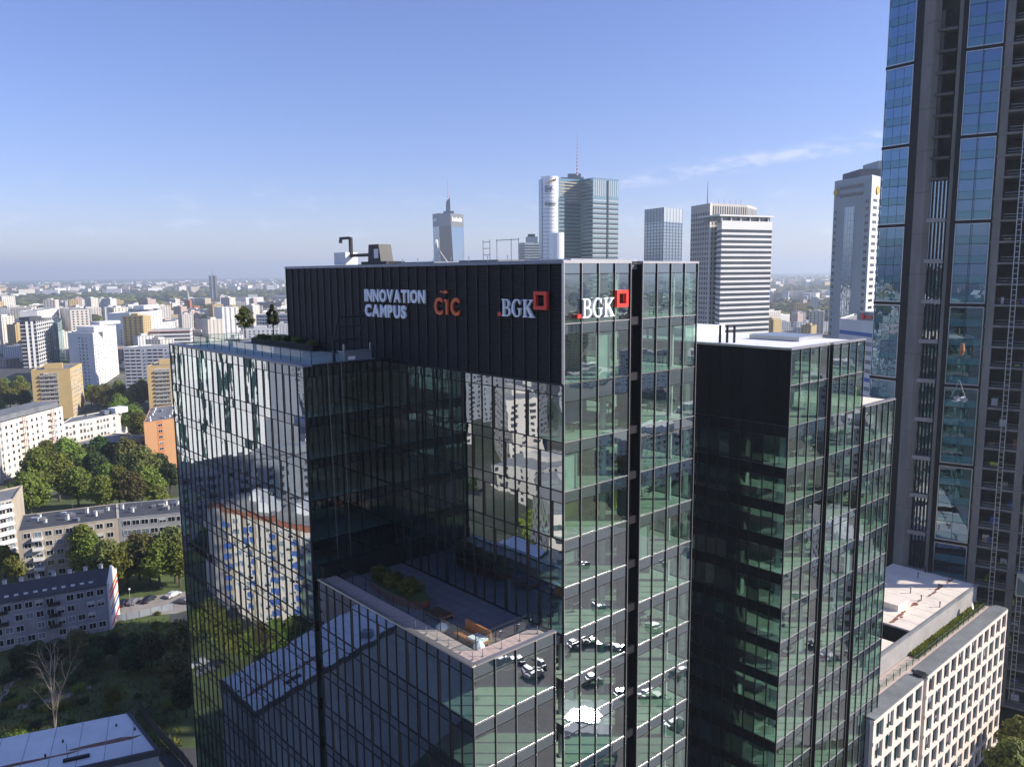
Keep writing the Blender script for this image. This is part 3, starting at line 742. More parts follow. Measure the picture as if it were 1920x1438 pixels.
def bank_sign(F, s_dot, s0, z0, w, h, s_fr, z_fr, fw, fh, d):
    mb = MB(); F.box(mb, s_dot, s_dot + 0.42, z0, z0 + 0.34, d - 0.1, d + 0.1, 'red_sign'); T1.part(mb, 'sign_dot')
    x = 0; tot = 0.66 + 0.76 + 0.82 + 0.12
    for gl in (glyph_B, glyph_G, glyph_K):
        out, holes, adv = gl(); me = poly_glyph(out, holes, 0.2, 'sign_white'); kx = w / tot
        for v in me.vertices: v.co = ((v.co.x + x) * kx, -v.co.z, v.co.y * h)
        me.update(); inst('letter', me, F.P(s0, z0, d), F.th, T1.e); x += adv + 0.06
    mb = MB(); t = 0.30
    for (a, b_, c, e_) in ((0, fw, 0, t), (0, fw, fh - t, fh), (0, t, t, fh - t), (fw - t, fw, t, fh - t)):
        F.box(mb, s_fr + a, s_fr + b_, z_fr + c, z_fr + e_, d - 0.12, d + 0.16, 'red_sign')
    T1.part(mb, 'sign_frame')
letters(T1, 'INNOVATION', FF, 48.5 - 29.83, 86.15, 1.25, 11.1, 'sign_white', bold=0.045)
letters(T1, 'CAMPUS', FF, 48.5 - 29.83, 84.55, 1.25, 7.75, 'sign_white', bold=0.045)
letters(T1, 'C', FF, 48.5 - 17.23, 85.12, 1.6, 1.32, 'orange_sign', bold=0.028)
letters(T1, 'C', FF, 48.5 - 14.66, 85.12, 1.6, 1.32, 'orange_sign', bold=0.028)
mb = MB(); FF.box(mb, 48.5 - 15.40, 48.5 - 15.10, 85.12, 86.55, .05, .25, 'orange_sign'); FF.box(mb, 48.5 - 15.62, 48.5 - 15.40, 86.32, 86.55, .05, .25, 'orange_sign'); T1.part(mb, 'letter')
mb = MB(); FF.box(mb, 48.5 - 16.3, 48.5 - 16.0, 87.2, 87.35, .05, .2, 'orange_sign'); FF.box(mb, 48.5 - 15.85, 48.5 - 15.15, 87.12, 87.3, .05, .2, 'orange_sign'); FF.box(mb, 48.5 - 15.6, 48.5 - 15.3, 87.3, 87.4, .05, .2, 'orange_sign'); T1.part(mb, 'sign_accent')
bank_sign(FF, 48.5 - 7.8, 48.5 - 7.26, 85.25, 4.1, 1.5, 48.5 - 3.15, 85.95, 1.55, 1.5, 0.2)
bank_sign(FY(0, 0), 1.3, 1.9, 85.25, 4.0, 1.6, 6.1, 86.0, 1.5, 1.45, 0.26)
# ================================================================== UNFINISHED HIGH-RISE on the right
P1 = AD(1697, 420, 166.5); P2 = AD(1790, 420, 157.5)
tA = Vector((math.sin(R(-33)), math.cos(R(-33)), 0)); tB = Vector((math.sin(R(-56)), math.cos(R(-56)), 0))
def fl(p): return Vector((p.x, p.y, 0))
def hit(x, y, p, t):
    n = Vector((t.y, -t.x, 0)); return fl(AP(x, y, Vector((p.x, p.y, 0)), n))
gA = hit(1642.5, 510, P1, tA); gB = fl(P1)
TG = Thing('unfinished_tower', 'unfinished blue-glass high-rise, its open concrete storeys showing at the edge of the picture', 'skyscraper', gB)
FA = FPQ(gA, gB); LA = (gB - gA).length
bands = [66.2 + 15.85 * k for k in range(-4, 9)]
def glazed(F, s0, s1, ncol, zlo, zhi):
    n = 4; h = (zhi - zlo - 0.9) / n; w = (s1 - s0 - 0.3) / ncol
    for i in range(n):
        z = zlo + 0.45 + i * h
        for k in range(ncol):
            TG.want('window_pane', F, s0 + 0.15 + k * w + 0.04, z + 1.55, w - 0.08, h - 1.6, 'glass_far_tower', tilt=0.002)
            TG.want('spandrel_panel', F, s0 + 0.15 + k * w + 0.04, z + 0.05, w - 0.08, 1.45, 'glass_far_band', tilt=0.002)
    mb = MB()
    for (a, b_, c, d_) in ((s0, s1, zlo + .3, zlo + .5), (s0, s1, zhi - .5, zhi - .3), (s0, s0 + .15, zlo + .5, zhi - .5), (s1 - .15, s1, zlo + .5, zhi - .5)):
        F.box(mb, a, b_, c, d_, -0.1, 0.16, 'steel')
    TG.part(mb, 'window_frame')
for a, b_ in zip(bands[:-1], bands[1:]):
    glazed(FA, 0, LA, 3, a, b_)
zt_ = bands[-1]
def wallbox(F, s0, s1, z0, z1, d0, d1, mt, name):
    mb = MB(); F.box(mb, s0, s1, z0, z1, d0, d1, mt); TG.part(mb, name)
wallbox(FA, 0, LA, 0, zt_, -0.7, -0.5, 'core_wall', 'inner_wall')
for z in bands: wallbox(FA, -.2, LA + .1, z - 0.3, z + 0.3, -0.5, 0.05, 'box_black', 'dark_band')  # black bands between the glazed modules
# dark fin, concrete pier, recess, second fin
def seg(x0, x1, D0, D1, y=420): return FPQ(AD(x0, y, D0), AD(x1, y, D1)), (fl(AD(x1, y, D1)) - fl(AD(x0, y, D0))).length
Fd, Ld = seg(1698, 1712, 166.5, 164.8); wallbox(Fd, 0, Ld, 0, zt_, -1.5, 0.2, 'box_black', 'dark_fin')
Fp, Lp = seg(1712.5, 1732, 164.5, 161.5); 
for z in [q / 1.0 for q in range(0, 192, 8)]: wallbox(Fp, 0, Lp, z + .03, z + 7.97, -1.2, 0.2, 'concrete', 'pier_block')
Fr2, Lr2 = seg(1733, 1774, 162.6, 160.2)
zz = [19.0 + 7.95 * k for k in range(-2, 16)]
for i, (a, b_) in enumerate(zip(zz[:-1], zz[1:])):
    if a < 100:
        wallbox(Fr2, 0, Lr2, a - 0.4, a + 0.4, -1.0, 0.9, 'concrete_pale', 'cross_beam')
        for k in range(6): 
            TG.want('recess_pane', Fr2, k * Lr2 / 6 + 0.05, a + 0.4, Lr2 / 6 - 0.28, b_ - a - 0.8, 'glass_blue', d=0.2, tilt=0.002)
            TG.want('recess_fin', Fr2, k * Lr2 / 6 - 0.08, a + 0.35, 0.2, b_ - a - 0.7, 'box_black', d=0.55, th=0.5)
    else:
        for zz2 in (a, a + 3.97):
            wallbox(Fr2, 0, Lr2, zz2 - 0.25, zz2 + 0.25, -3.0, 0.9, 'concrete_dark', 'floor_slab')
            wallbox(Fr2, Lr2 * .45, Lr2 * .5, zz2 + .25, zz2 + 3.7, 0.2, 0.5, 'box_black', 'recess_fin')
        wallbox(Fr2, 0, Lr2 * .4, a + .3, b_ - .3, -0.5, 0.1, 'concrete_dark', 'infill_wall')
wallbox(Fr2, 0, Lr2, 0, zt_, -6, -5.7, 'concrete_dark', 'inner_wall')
Fc2, Lc2 = seg(1774.5, 1781, 159.5, 159)
for z in range(0, 192, 16): wallbox(Fc2, 0, Lc2 + .1, z + .02, z + 15.98, -1.2, 0, 'concrete', 'column')
Fd2, Ld2 = seg(1782, 1791, 158.5, 157.5); wallbox(Fd2, 0, Ld2, 0, zt_, -4, 0.1, 'box_black', 'dark_fin')
gC = fl(P2); gD = hit(1857, 420, P2, tB); gE = hit(2080, 510, P2, tB)
FB = FPQ(gC, gE); LB = (gE - gC).length; LBg = (gD - gC).length
for a, b_ in zip(bands[:-1], bands[1:]):
    glazed(FB, 0.1, LBg, 2, a, b_)
wallbox(FB, 0, LBg, 0, zt_, -3.7, -3.5, 'core_wall', 'inner_wall')
for z in bands: wallbox(FB, -.2, LBg + .2, z - 0.3, z + 0.3, -3.5, 0.05, 'box_black', 'dark_band')
# bare concrete frame
fzs = [bands[0] + 3.9625 * k for k in range(0, 46)]
fzs = [z for z in fzs if z < zt_]
colx = [LBg + 0.9, LBg + 7.6, LBg + 14.3, LBg + 21]
for z in fzs:
    wallbox(FB, LBg + 0.2, LB, z - 0.2, z + 0.2, -9, 0.0, 'concrete', 'floor_slab')
    for cx_ in colx: wallbox(FB, cx_ - 0.6, cx_ + 0.7, z + 0.2, z + 3.76, -1.6, -0.15, 'concrete', 'column')
    wallbox(FB, LBg + 2, LB, z + 1.15, z + 1.2, -0.35, -0.3, 'steel', 'guard_rail')
    wallbox(FB, LBg + 2, LB, z + 0.6, z + 0.64, -0.35, -0.3, 'steel', 'guard_rail')
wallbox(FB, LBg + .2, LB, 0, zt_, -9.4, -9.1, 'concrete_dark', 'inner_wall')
rnd = random.Random(11)
mb = MB()
for z in fzs:
    for k in range(4):
        s_ = LBg + 2 + rnd.random() * 16; c_ = rnd.choice(['yellow_vest', 'wood_orange', 'steel', 'blue_panel', 'white_paint', 'brown_panel'])
        FB.box(mb, s_, s_ + rnd.uniform(0.3, 1.6), z + 0.21, z + 0.21 + rnd.uniform(0.2, 1.6), -3.5 - rnd.random() * 3, -3.0, c_)
TG.part(mb, 'stored_materials', kind='stuff')
# hoist masts, lattice
for cx_ in (LBg + 4.2, LBg + 8.9):
    mb = MB()
    for (a, b_) in ((0, .12), (0.78, .9)): FB.box(mb, cx_ + a, cx_ + b_, 5, zt_ - 20, 0.5, 0.62, 'steel'); FB.box(mb, cx_ + a, cx_ + b_, 5, zt_ - 20, 1.3, 1.42, 'steel')
    z = 5
    while z < zt_ - 21:
        FB.box(mb, cx_ + .12, cx_ + .78, z, z + .12, 0.5, 0.62, 'steel'); FB.box(mb, cx_, cx_ + .1, z, z + .1, .62, 1.3, 'steel'); z += 1.0
    TG.part(mb, 'hoist_mast')
mb = MB(); FB.box(mb, LBg + 8.7, LBg + 10.8, 27, 31.5, 1.5, 3.2, 'steel'); FB.box(mb, LBg + 8.9, LBg + 10.6, 27.3, 31.2, 3.2, 3.25, 'glass_blue'); TG.part(mb, 'hoist_cabin')
# body behind, so that it has depth and throws its shade
mb = MB(); back = Vector((0.45, 0.89, 0)) * 26
mb.prism([tuple(p)[:2] for p in (gA - FA.N * 0.8, gB - FA.N * 8, gD - FB.N * 10, gE - FB.N * 10, gE + back, gA + back)], 0, zt_ - 1, 'concrete_dark'); TG.part(mb, 'core')
TG.flush()
# crane load hanging before the glass
hp = AD(1804, 655, 120)
TH = Thing('crane_hook', 'orange crane hook with a bundled load on slings before the unfinished high-rise', 'crane hook', hp - Vector((0, 0, 7)))
mb = MB(); mb.tube(hp + Vector((0, 0, 1)), hp + Vector((0.3, 0, 90)), 0.045, 0.045, 'black_metal', 5); TH.part(mb, 'cable')
mb = MB(); mb.tube(hp + Vector((0, 0, -0.9)), hp + Vector((0, 0, -0.2)), 0.2, 0.42, 'wood_orange', 8); mb.tube(hp + Vector((0, 0, -0.2)), hp + Vector((0, 0, 0.9)), 0.42, 0.25, 'wood_orange', 8); TH.part(mb, 'hook_block')
mb = MB(); mb.tube(hp + Vector((0, 0, -0.9)), hp + Vector((-.1, 0, -5.6)), 0.03, 0.03, 'black_metal', 4); 
for (dx, dy) in ((-1.1, .3), (.9, .3), (.9, -.3), (-1.1, -.3)): mb.tube(hp + Vector((-.1, 0, -4.6)), hp + Vector((dx, dy, -7.4)), 0.025, 0.025, 'steel', 4)
TH.part(mb, 'sling')
mb = MB(); rr = random.Random(4)
for k in range(26):
    c = hp + Vector((rr.uniform(-.9, .7), rr.uniform(-.4, .4), -7.6 + rr.uniform(-.3, .35))); mb.tube(c, c + Vector((rr.uniform(.3, .8), rr.uniform(-.2, .2), rr.uniform(-.2, .2))), .12, .12, rr.choice(['steel', 'white_paint', 'grey_metal']), 5)
TH.part(mb, 'load')

# ================================================================== PALE OFFICE, bottom right
q0 = W(60.8, -1.2); QL = 55.0
TO = Thing('stone_office', 'pale office building with a grid of tall windows below the unfinished high-rise', 'office building', q0)
FO = Frame(q0, AZL)
ztop = 26.6; fh = 3.3; kx = 17.6
BAYS = [(k * 3.35, 3.35) for k in range(5)] + [(18.5 + k * 3.04, 3.04) for k in range(12)]
for i in range(8):
    zt2 = ztop - 0.5 - i * fh
    for s_, bw in BAYS:
        TO.want('window_pane', FO, s_ + 0.42, zt2 - fh + 0.62, bw - 0.85, fh - 0.75, 'glass_teal', d=-0.32, tilt=0.004)
        if _rw.random() < .4:
            bh = (fh - .75) * _rw.choice([.3, .5, .75]); TO.want('roller_blind', FO, s_ + .5, zt2 - .13 - bh, bw - 1.0, bh, 'blind_grey', d=-.315, th=.004)
        TO.want('window_frame', FO, s_ + bw * .55, zt2 - fh + 0.6, 0.09, fh - 0.7, 'black_metal', d=-0.2, th=0.1)
        TO.want('pier', FO, s_ - 0.35, zt2 - fh + 0.6, 0.85, fh - 0.62, 'stone_facade', d=0, th=0.5)
    for (a, b_) in ((-.2, kx - 1.0), (kx + .72, QL + .1)):
        TO.want('stone_band', FO, a, zt2 - fh - 0.02, b_ - a, 0.6, 'stone_facade', d=0.04, th=0.6)
    for sp_ in (16.35, 54.6): TO.want('pier', FO, sp_, zt2 - fh + 0.6, 0.38 if sp_ < 20 else .5, fh - 0.62, 'stone_facade', d=0, th=0.5)
    TO.want('window_pane', FO, kx - .55, zt2 - fh + .6, 1.1, fh - .7, 'glass_teal', d=-0.5)
mb = MB(); 
for (a, b_) in ((-.3, kx - .95), (kx + .7, QL + .12)): FO.box(mb, a, b_, ztop - 0.6, ztop, -.6, 0.04, 'stone_facade')
TO.part(mb, 'parapet')
mb = MB(); FO.box(mb, -.2, QL, 0, ztop - 0.1, -16, -0.62, 'wall_grey'); TO.part(mb, 'body')
mb = MB()
FO.box(mb, -.1, kx - 1, ztop + 0.0, ztop + 0.25, -2.4, 0.0, 'roof_grey'); FO.box(mb, kx + .9, QL, ztop, ztop + 0.25, -2.4, 0.0, 'roof_grey')
FO.box(mb, kx - 1.0, kx + .6, ztop - .2, ztop + 0.6, -1.6, -0.2, 'black_metal'); TO.part(mb, 'roof_edge')
mb = MB(); FO.box(mb, 0, QL, ztop - 0.1, ztop + 0.06, -4.9, -2.4, 'paving_pink'); TO.part(mb, 'roof_walkway')
for k in range(22):
    s_ = 1 + k * 2.4
    TO.want('rail_glass', FO, s_, ztop + .1, 2.3, 1.15, 'glass_rail', d=-3.0, th=.03); TO.want('rail_post', FO, s_ - .06, ztop + .05, .1, 1.3, 'black_metal', d=-2.97, th=.08)
# green strip on the roof
def blades(mb, F, s0, s1, d0, d1, z, n, mt, h=0.35, rr=random.Random(2)):
    for i in range(n):
        p = F.P(rr.uniform(s0, s1), z, rr.uniform(d0, d1)); a = rr.uniform(0, 6.28); w = rr.uniform(.15, .4)
        c, s_ = math.cos(a) * w, math.sin(a) * w; lean = rr.uniform(-.3, .3)
        mb.add([(p.x - c, p.y - s_, p.z), (p.x + c, p.y + s_, p.z), (p.x + c * .4 - s_ * lean, p.y + s_ * .4 + c * lean, p.z + h * rr.uniform(.5, 1.3))], [(0, 1, 2)], mt)
mb = MB(); FO.box(mb, 23, QL - .5, ztop + .07, ztop + .25, -4.85, -3.2, 'grass'); blades(mb, FO, 23, QL - .5, -4.8, -3.2, ztop + .2, 2600, 'leaf_yellow'); TO.part(mb, 'roof_planting', kind='stuff')
# penthouse with cream roof
zp = ztop + 3.4
mb = MB(); FO.box(mb, 0.2, 53.5, ztop + .02, zp - 2.0, -20.5, -5.0, 'wall_grey'); FO.box(mb, 24.5, 53.5, zp - 2.0, zp, -20.5, -5.0, 'black_metal'); FO.box(mb, 0.2, 18.5, zp - 2.0, zp, -20.5, -5.0, 'black_metal'); FO.box(mb, 0.2, 53.7, zp - .1, zp + .45, -5.15, -4.85, 'roof_grey'); FO.box(mb, 53.5, 53.7, zp - .1, zp + .45, -20.5, -5.15, 'roof_grey'); FO.box(mb, 18.5, 24.5, zp - 2, zp - .1, -5.15, -5.0, 'wall_grey'); TO.part(mb, 'penthouse')
mb = MB(); FO.box(mb, 0.3, 53.5, ztop + .1, zp - .12, -4.98, -4.9, 'concrete_pale'); FO.box(mb, 53.5, 53.6, ztop + .1, zp - .12, -20.4, -4.9, 'concrete_pale'); TO.part(mb, 'penthouse_wall')
mb = MB(); FO.box(mb, 24.5, 53.4, zp + .01, zp + .3, -20.4, -5.2, 'roof_cream'); FO.box(mb, 0.3, 18.4, zp + .01, zp + .25, -20.4, -5.2, 'roof_cream'); FO.box(mb, 18.5, 24.5, zp - 1.99, zp - 1.9, -20.4, -5.2, 'box_black'); FO.box(mb, 30.5, 34.5, zp + .3, zp + 1.4, -16, -9.8, 'roof_cream'); TO.part(mb, 'penthouse_roof')
mb = MB()
for k in range(1, 9): FO.box(mb, 24.6 + k * 3.3, 24.68 + k * 3.3, zp + .3, zp + .325, -20.3, -5.3, 'roof_cream')
TO.part(mb, 'roof_seam')
mb = MB(); rr = random.Random(6)
for (px_, py_, l, w) in ((1752, 1108, 7, 1.0), (1716, 1131, 4, .8), (1684, 1156, 6, .9), (1676, 1124, 3, .7), (1781, 1089, 3, .7)):
    n = 11; c0s = AT(px_, py_, zp + .305); ax = (AT(1760, 1100, 30) - AT(1684, 1160, 30)).normalized(); ay = Vector((-ax.y, ax.x, 0))
    for q in range(16):
        f = rr.uniform(-.5, .5); c = c0s + ax * (f * l) + ay * rr.gauss(0, w * .22 * (1.2 - abs(f) * 1.6)) + Vector((0, 0, .001 * q)); l2 = l * rr.uniform(.08, .22); w2 = w * rr.uniform(.08, .35)
        mb.add([tuple(c + ax * (math.cos(6.283 * i / n) * l2 * rr.uniform(.6, 1.2)) + ay * (math.sin(6.283 * i / n) * w2 * rr.uniform(.5, 1.3))) for i in range(n)], [tuple(range(n))], 'rust_stain')
TO.part(mb, 'roof_stain')
for (px_, py_) in ((1735, 1073), (1721, 1083), (1707, 1112), (1727, 1126), (1762, 1138), (1760, 1104)):
    mb = MB(); p = AT(px_, py_, zp + .3); mb.tube(p, p + Vector((0, 0, .9)), .09, .09, 'black_metal', 6); mb.tube(p + Vector((0, 0, .9)), p + Vector((0, 0, 1.05)), .18, .1, 'black_metal', 6); TO.part(mb, 'vent_pipe')
dd = FO.P(46.5, ztop + .2, -3.4)
TO.flush()
TD = Thing('satellite_dish', 'white satellite dish on the far end of the pale office roof', 'satellite dish', dd)
mb = MB(); mb.tube(dd, dd + Vector((0, 0, 1.6)), .06, .06, 'steel', 6); TD.part(mb, 'mast')
mb = MB(); n = 14; axis = Vector((0.75, -0.6, 0.25)).normalized(); qd = axis.to_track_quat('Z', 'Y'); c = dd + Vector((0, 0, 1.9)); vs = [tuple(c)]
for r_, h_ in ((.35, .05), (.65, .2)):
    for i in range(n): vs.append(tuple(c + qd @ Vector((math.cos(6.2832 * i / n) * r_, math.sin(6.2832 * i / n) * r_, h_))))
mb.add(vs, [(0, 1 + i, 1 + (i + 1) % n) for i in range(n)] + [(1 + i, 1 + n + i, 1 + n + (i + 1) % n, 1 + (i + 1) % n) for i in range(n)], 'white_paint'); TD.part(mb, 'dish')

# ================================================================== ROOF EQUIPMENT
def pz(x, y, z): return AT(x, y, z)
zr = 89.98
c0 = W(4, 31.5, zr)
TB = Thing('window_cleaning_crane', 'white and black window-cleaning machine with hooked jib on the tower roof', 'facade crane', W(4, 31, zr))
def lb(mb, x0, x1, y0, y1, z0, z1, mt): wbox(mb, x0, x1, y0, y1, z0, z1, mt)
mb = MB(); lb(mb, 1.2, 3.6, 27.6, 32.6, zr, zr + .35, 'black_metal'); TB.part(mb, 'chassis')
mb = MB(); mb.hexa([tuple(W(x, y, z)) for (x, y, z) in ((1.6, 29.2, zr + .35), (3.2, 29.2, zr + .35), (3.2, 31.8, zr + .35), (1.6, 31.8, zr + .35), (1.6, 29.6, zr + 2.2), (3.2, 29.6, zr + 2.2), (3.2, 31.6, zr + 2.2), (1.6, 31.6, zr + 2.2))], 'black_metal'); TB.part(mb, 'counterweight')
mb = MB(); lb(mb, 1.5, 1.58, 29.6, 30.4, zr + .7, zr + 1.7, 'white_paint'); TB.part(mb, 'service_hatch')
mb = MB(); lb(mb, 2.2, 2.6, 31.8, 36.8, zr + .95, zr + 1.3, 'black_metal'); TB.part(mb, 'jib')
mb = MB(); lb(mb, 2.25, 2.55, 36.5, 36.9, zr + 1.3, zr + 3.2, 'black_metal'); lb(mb, 2.25, 2.55, 36.9, 39.0, zr + 3.0, zr + 3.3, 'black_metal'); lb(mb, 2.25, 2.55, 38.8, 39.1, zr + 2.6, zr + 3.0, 'black_metal'); TB.part(mb, 'hook_arm')
mb = MB(); lb(mb, 1.6, 3.2, 36.6, 39.2, zr + .1, zr + 1.5, 'white_paint'); TB.part(mb, 'cradle')
def antenna(label, x, y, h, dish):
    p = W(x, y, zr); t = Thing('antenna_mast', label, 'antenna', p)
    mb = MB(); mb.tube(p, p + Vector((0, 0, h)), .05, .03, 'steel', 6); t.part(mb, 'mast')
    for (dx, dy) in ((1, 0), (-1, 0), (0, 1)):
        mb = MB(); mb.tube(p + Vector((dx * .9, dy * .9, 0)), p + Vector((0, 0, h * .5)), .03, .03, 'steel', 5); t.part(mb, 'strut')
    if dish: mb = MB(); mb.tube(p + Vector((-.35, -.1, h * .75)), p + Vector((-.15, -.1, h * .75)), .45, .45, 'white_paint', 12); t.part(mb, 'antenna_drum')
antenna('slim mast with a white drum antenna on tripod struts on the lettered tower roof', 3, 20.5, 2.6, True)
p = W(3, 10, zr); TF = Thing('pipe_frame', 'thin steel pipe frame standing on the lettered tower roof before the far glass spire', 'frame', p)
mb = MB()
for y in (13.6, 12.6, 11.6, 9.6, 8.6): mb.tube(W(3, y, zr), W(3, y, zr + 2.1), .035, .035, 'grey_metal', 5)
TF.part(mb, 'post')
mb = MB(); mb.tube(W(3, 11.7, zr + 2), W(3, 8.5, zr + 2), .035, .035, 'grey_metal', 5)
for z in (.7, 1.3, 1.9): mb.tube(W(3, 13.6, zr + z), W(3, 12.6, zr + z), .03, .03, 'grey_metal', 5)
TF.part(mb, 'rail')
rnd = random.Random(5)
for k in range(10):
    y = 2 + k * 2.7; p = W(0.6, y, zr); mb = MB(); mb.tube(p, p + Vector((0, 0, .45)), .03, .03, 'steel', 5); mb.tube(p + Vector((0, 0, .4)), p + Vector((0, 0, .5)), .07, .07, 'steel', 6)
    o = build(mb, 'lightning_stub', T1.e)
# machine at the block's roof edge
pB = W(-3.2, 26.3, 80.2)
TM = Thing('facade_cradle', 'light grey maintenance cradle with raised black davit at the roof garden corner', 'maintenance cradle', pB)
mb = MB(); lb(mb, -5.4, -2.2, 25.7, 26.7, 80.25, 81.2, 'grey_metal'); lb(mb, -5.5, -2.1, 25.6, 26.8, 81.2, 81.28, 'steel'); TM.part(mb, 'cradle_body')
for x in (-5.4, -2.3): mb = MB(); lb(mb, x, x + .15, 25.65, 25.8, 80.25, 82.0, 'steel'); TM.part(mb, 'cradle_post')
mb = MB(); lb(mb, -4.9, -4.1, 25.64, 25.69, 80.4, 80.75, 'white_paint'); TM.part(mb, 'notice_plate')
mb = MB()
A = [W(-5.2, 28, 80), W(-2.4, 28, 80), W(-4.6, 28, 84.6), W(-1.3, 28, 84.6)]
mb.tube(A[0], A[0] + Vector((0, 0, 2.4)), .16, .16, 'black_metal', 6)
mb.tube(A[0] + Vector((0, 0, 2.2)), A[2], .10, .10, 'black_metal', 6); mb.tube(A[2], A[3], .10, .10, 'black_metal', 6)
mb.tube(A[3], A[1] + Vector((0, 0, 2.3)), .10, .10, 'black_metal', 6); mb.tube(A[1] + Vector((0, 0, 2.3)), A[0] + Vector((0, 0, 2.2)), .10, .10, 'black_metal', 6)
mb.tube(A[2] * .5 + A[0] * .5 + Vector((0, 0, 1.3)), A[3] * .5 + A[1] * .5 + Vector((0, 0, 1.3)), .05, .05, 'black_metal', 6)
TM.part(mb, 'davit')
for k, (x, y) in enumerate(((-7.5, 25.2), (-6.0, 25.2))):
    mb = MB(); mb.tube(W(x, y, 80.3), W(x + 1.2, y - .1, 0), .018, .018, 'steel', 4); TM.part(mb, 'hanging_rope')

# ================================================================== FOLIAGE
def leaf_clump(mb, c, r, n, size, mt, rr, squash=0.8):
    for _ in range(n):
        u = rr.uniform(-1, 1); a = rr.uniform(0, 6.2832); q = math.sqrt(1 - u * u); rad = r * (rr.random() ** 0.33)
        d = Vector((q * math.cos(a), q * math.sin(a), u)); p = c + Vector((d.x * rad, d.y * rad, d.z * rad * squash))
        nrm = (d + Vector((rr.gauss(0, .55), rr.gauss(0, .55), rr.gauss(0.35, .55)))).normalized()
        t = nrm.orthogonal().normalized(); b_ = nrm.cross(t); an = rr.uniform(0, 3.14); t, b_ = t * math.cos(an) + b_ * math.sin(an), b_ * math.cos(an) - t * math.sin(an)
        s1 = size * rr.uniform(.6, 1.35); s2 = s1 * rr.uniform(.5, .8)
        mb.add([tuple(p - t * s1), tuple(p - b_ * s2 + nrm * s2 * .25), tuple(p + t * s1), tuple(p + b_ * s2 + nrm * s2 * .25)], [(0, 1, 2, 3)], mt)
def tree_meshes(seed, h, cr_, n_l, n_leaf, size, mt, cone=0):
    rr = random.Random(seed); tk = MB(); cw = MB(); th = h * .35
    tk.tube((0, 0, 0), (0, 0, th), .028 * h, .019 * h, 'bark', 7)
    for i in range(n_l):
        f = (i + .5) / n_l; z = th + (h - th) * (0.12 + .85 * f)
        if cone: rad = cr_ * (1 - f) * 1.0 + .3
        else: rad = cr_ * math.sqrt(max(.08, 1 - (2 * f - .85) ** 2)) * .75
        a = i * 2.4 + rr.uniform(-.5, .5); d = rad * rr.uniform(.25, 1.0)
        c = Vector((math.cos(a) * d, math.sin(a) * d, z - .1 * h * (d / max(cr_, .1))))
        tk.tube((0, 0, th * rr.uniform(.7, 1)), tuple(c), .010 * h, .003 * h, 'bark', 4)
        leaf_clump(cw, c, cr_ * rr.uniform(.28, .5) * (1 if not cone else max(.4, 1 - f * .7)), int(n_leaf / n_l), size, mt, rr)
    return tk.mesh('trunk'), cw.mesh('crown')
TREE = [tree_meshes(1, 13, 5.5, 26, 5200, .42, 'leaf_green'), tree_meshes(2, 11, 4.8, 22, 4200, .40, 'leaf_dark'), tree_meshes(3, 15, 5.0, 28, 5200, .42, 'leaf_green'),
        tree_meshes(4, 9, 4.2, 18, 3200, .36, 'leaf_yellow'), tree_meshes(5, 14, 6.5, 30, 5600, .45, 'leaf_olive')]
TREE += [tree_meshes(6, 12, 4.6, 15, 1300, .5, 'leaf_olive'), tree_meshes(7, 12, 3.6, 16, 2200, .42, 'leaf_dark', cone=1)]
TREE_LO = [tree_meshes(11, 12, 6, 12, 520, 1.0, 'leaf_green'), tree_meshes(12, 10, 5, 10, 420, .95, 'leaf_dark'), tree_meshes(13, 13, 6, 12, 520, 1.0, 'leaf_olive')]
def tree(p, k, s, label, group=None, lo=False, rz=None, sz=1.0):
    tk, cw = (TREE_LO if lo else TREE)[k]
    e = bpy.data.objects.new('leafy_tree', None); e.location = p; e.rotation_euler = (0, 0, random.uniform(0, 6.28) if rz is None else rz); e.scale = (s, s, s * sz)
    COL.objects.link(e); tag(e, label, 'tree', group)
    for nme, me in (('trunk', tk), ('crown', cw)):
        o = bpy.data.objects.new(nme, me); COL.objects.link(o); o.parent = e
    return e
def bush_mesh(seed, r, n, size, mt):
    rr = random.Random(seed); mb = MB()
    for k in range(6): leaf_clump(mb, Vector((rr.uniform(-.6, .6) * r, rr.uniform(-.6, .6) * r, r * .45)), r * .6, n // 6, size, mt, rr, .75)
    return mb.mesh('bush')
BUSH = [bush_mesh(1, 1.6, 900, .16, 'leaf_green'), bush_mesh(2, 1.6, 700, .18, 'leaf_dark'), bush_mesh(3, 1.5, 800, .15, 'leaf_yellow')]
def bush(p, k, s, label, group=None):
    o = bpy.data.objects.new('bush', BUSH[k]); o.location = p; o.scale = (s, s, s * random.uniform(.8, 1.1)); o.rotation_euler = (0, 0, random.uniform(0, 6.28)); COL.objects.link(o); tag(o, label, 'bush', group)

# roof garden on the left block
mb = MB(); wbox(mb, 1.0, 4.5, 49.5, 60, 79.92, 80.7, 'box_black'); wbox(mb, 1.15, 4.35, 49.6, 59.9, 80.7, 80.75, 'grass')
wbox(mb, -1.2, -0.1, 40, 57, 79.92, 80.7, 'box_black'); wbox(mb, -1.1, -0.2, 40.1, 56.9, 80.7, 80.75, 'grass')
build(mb, 'planter', T2.e)
for px_, py_, s_, k, lb_ in ((460, 632, .30, 5, 'thin brownish young tree in the roof garden planter'), (513, 630, .33, 6, 'bushy dark green young tree in the roof garden, beside the louvred wall')):
    p = AT(px_, py_, 80.7); e = tree(p, k, s_, lb_, rz=1.0, sz=1.1)
for k in range(7): bush(W(-.65, 41 + k * 2.3, 80.7), k % 2, .5, 'low dark shrub in the roof garden planter behind the glass railing', 'roof garden shrubs')
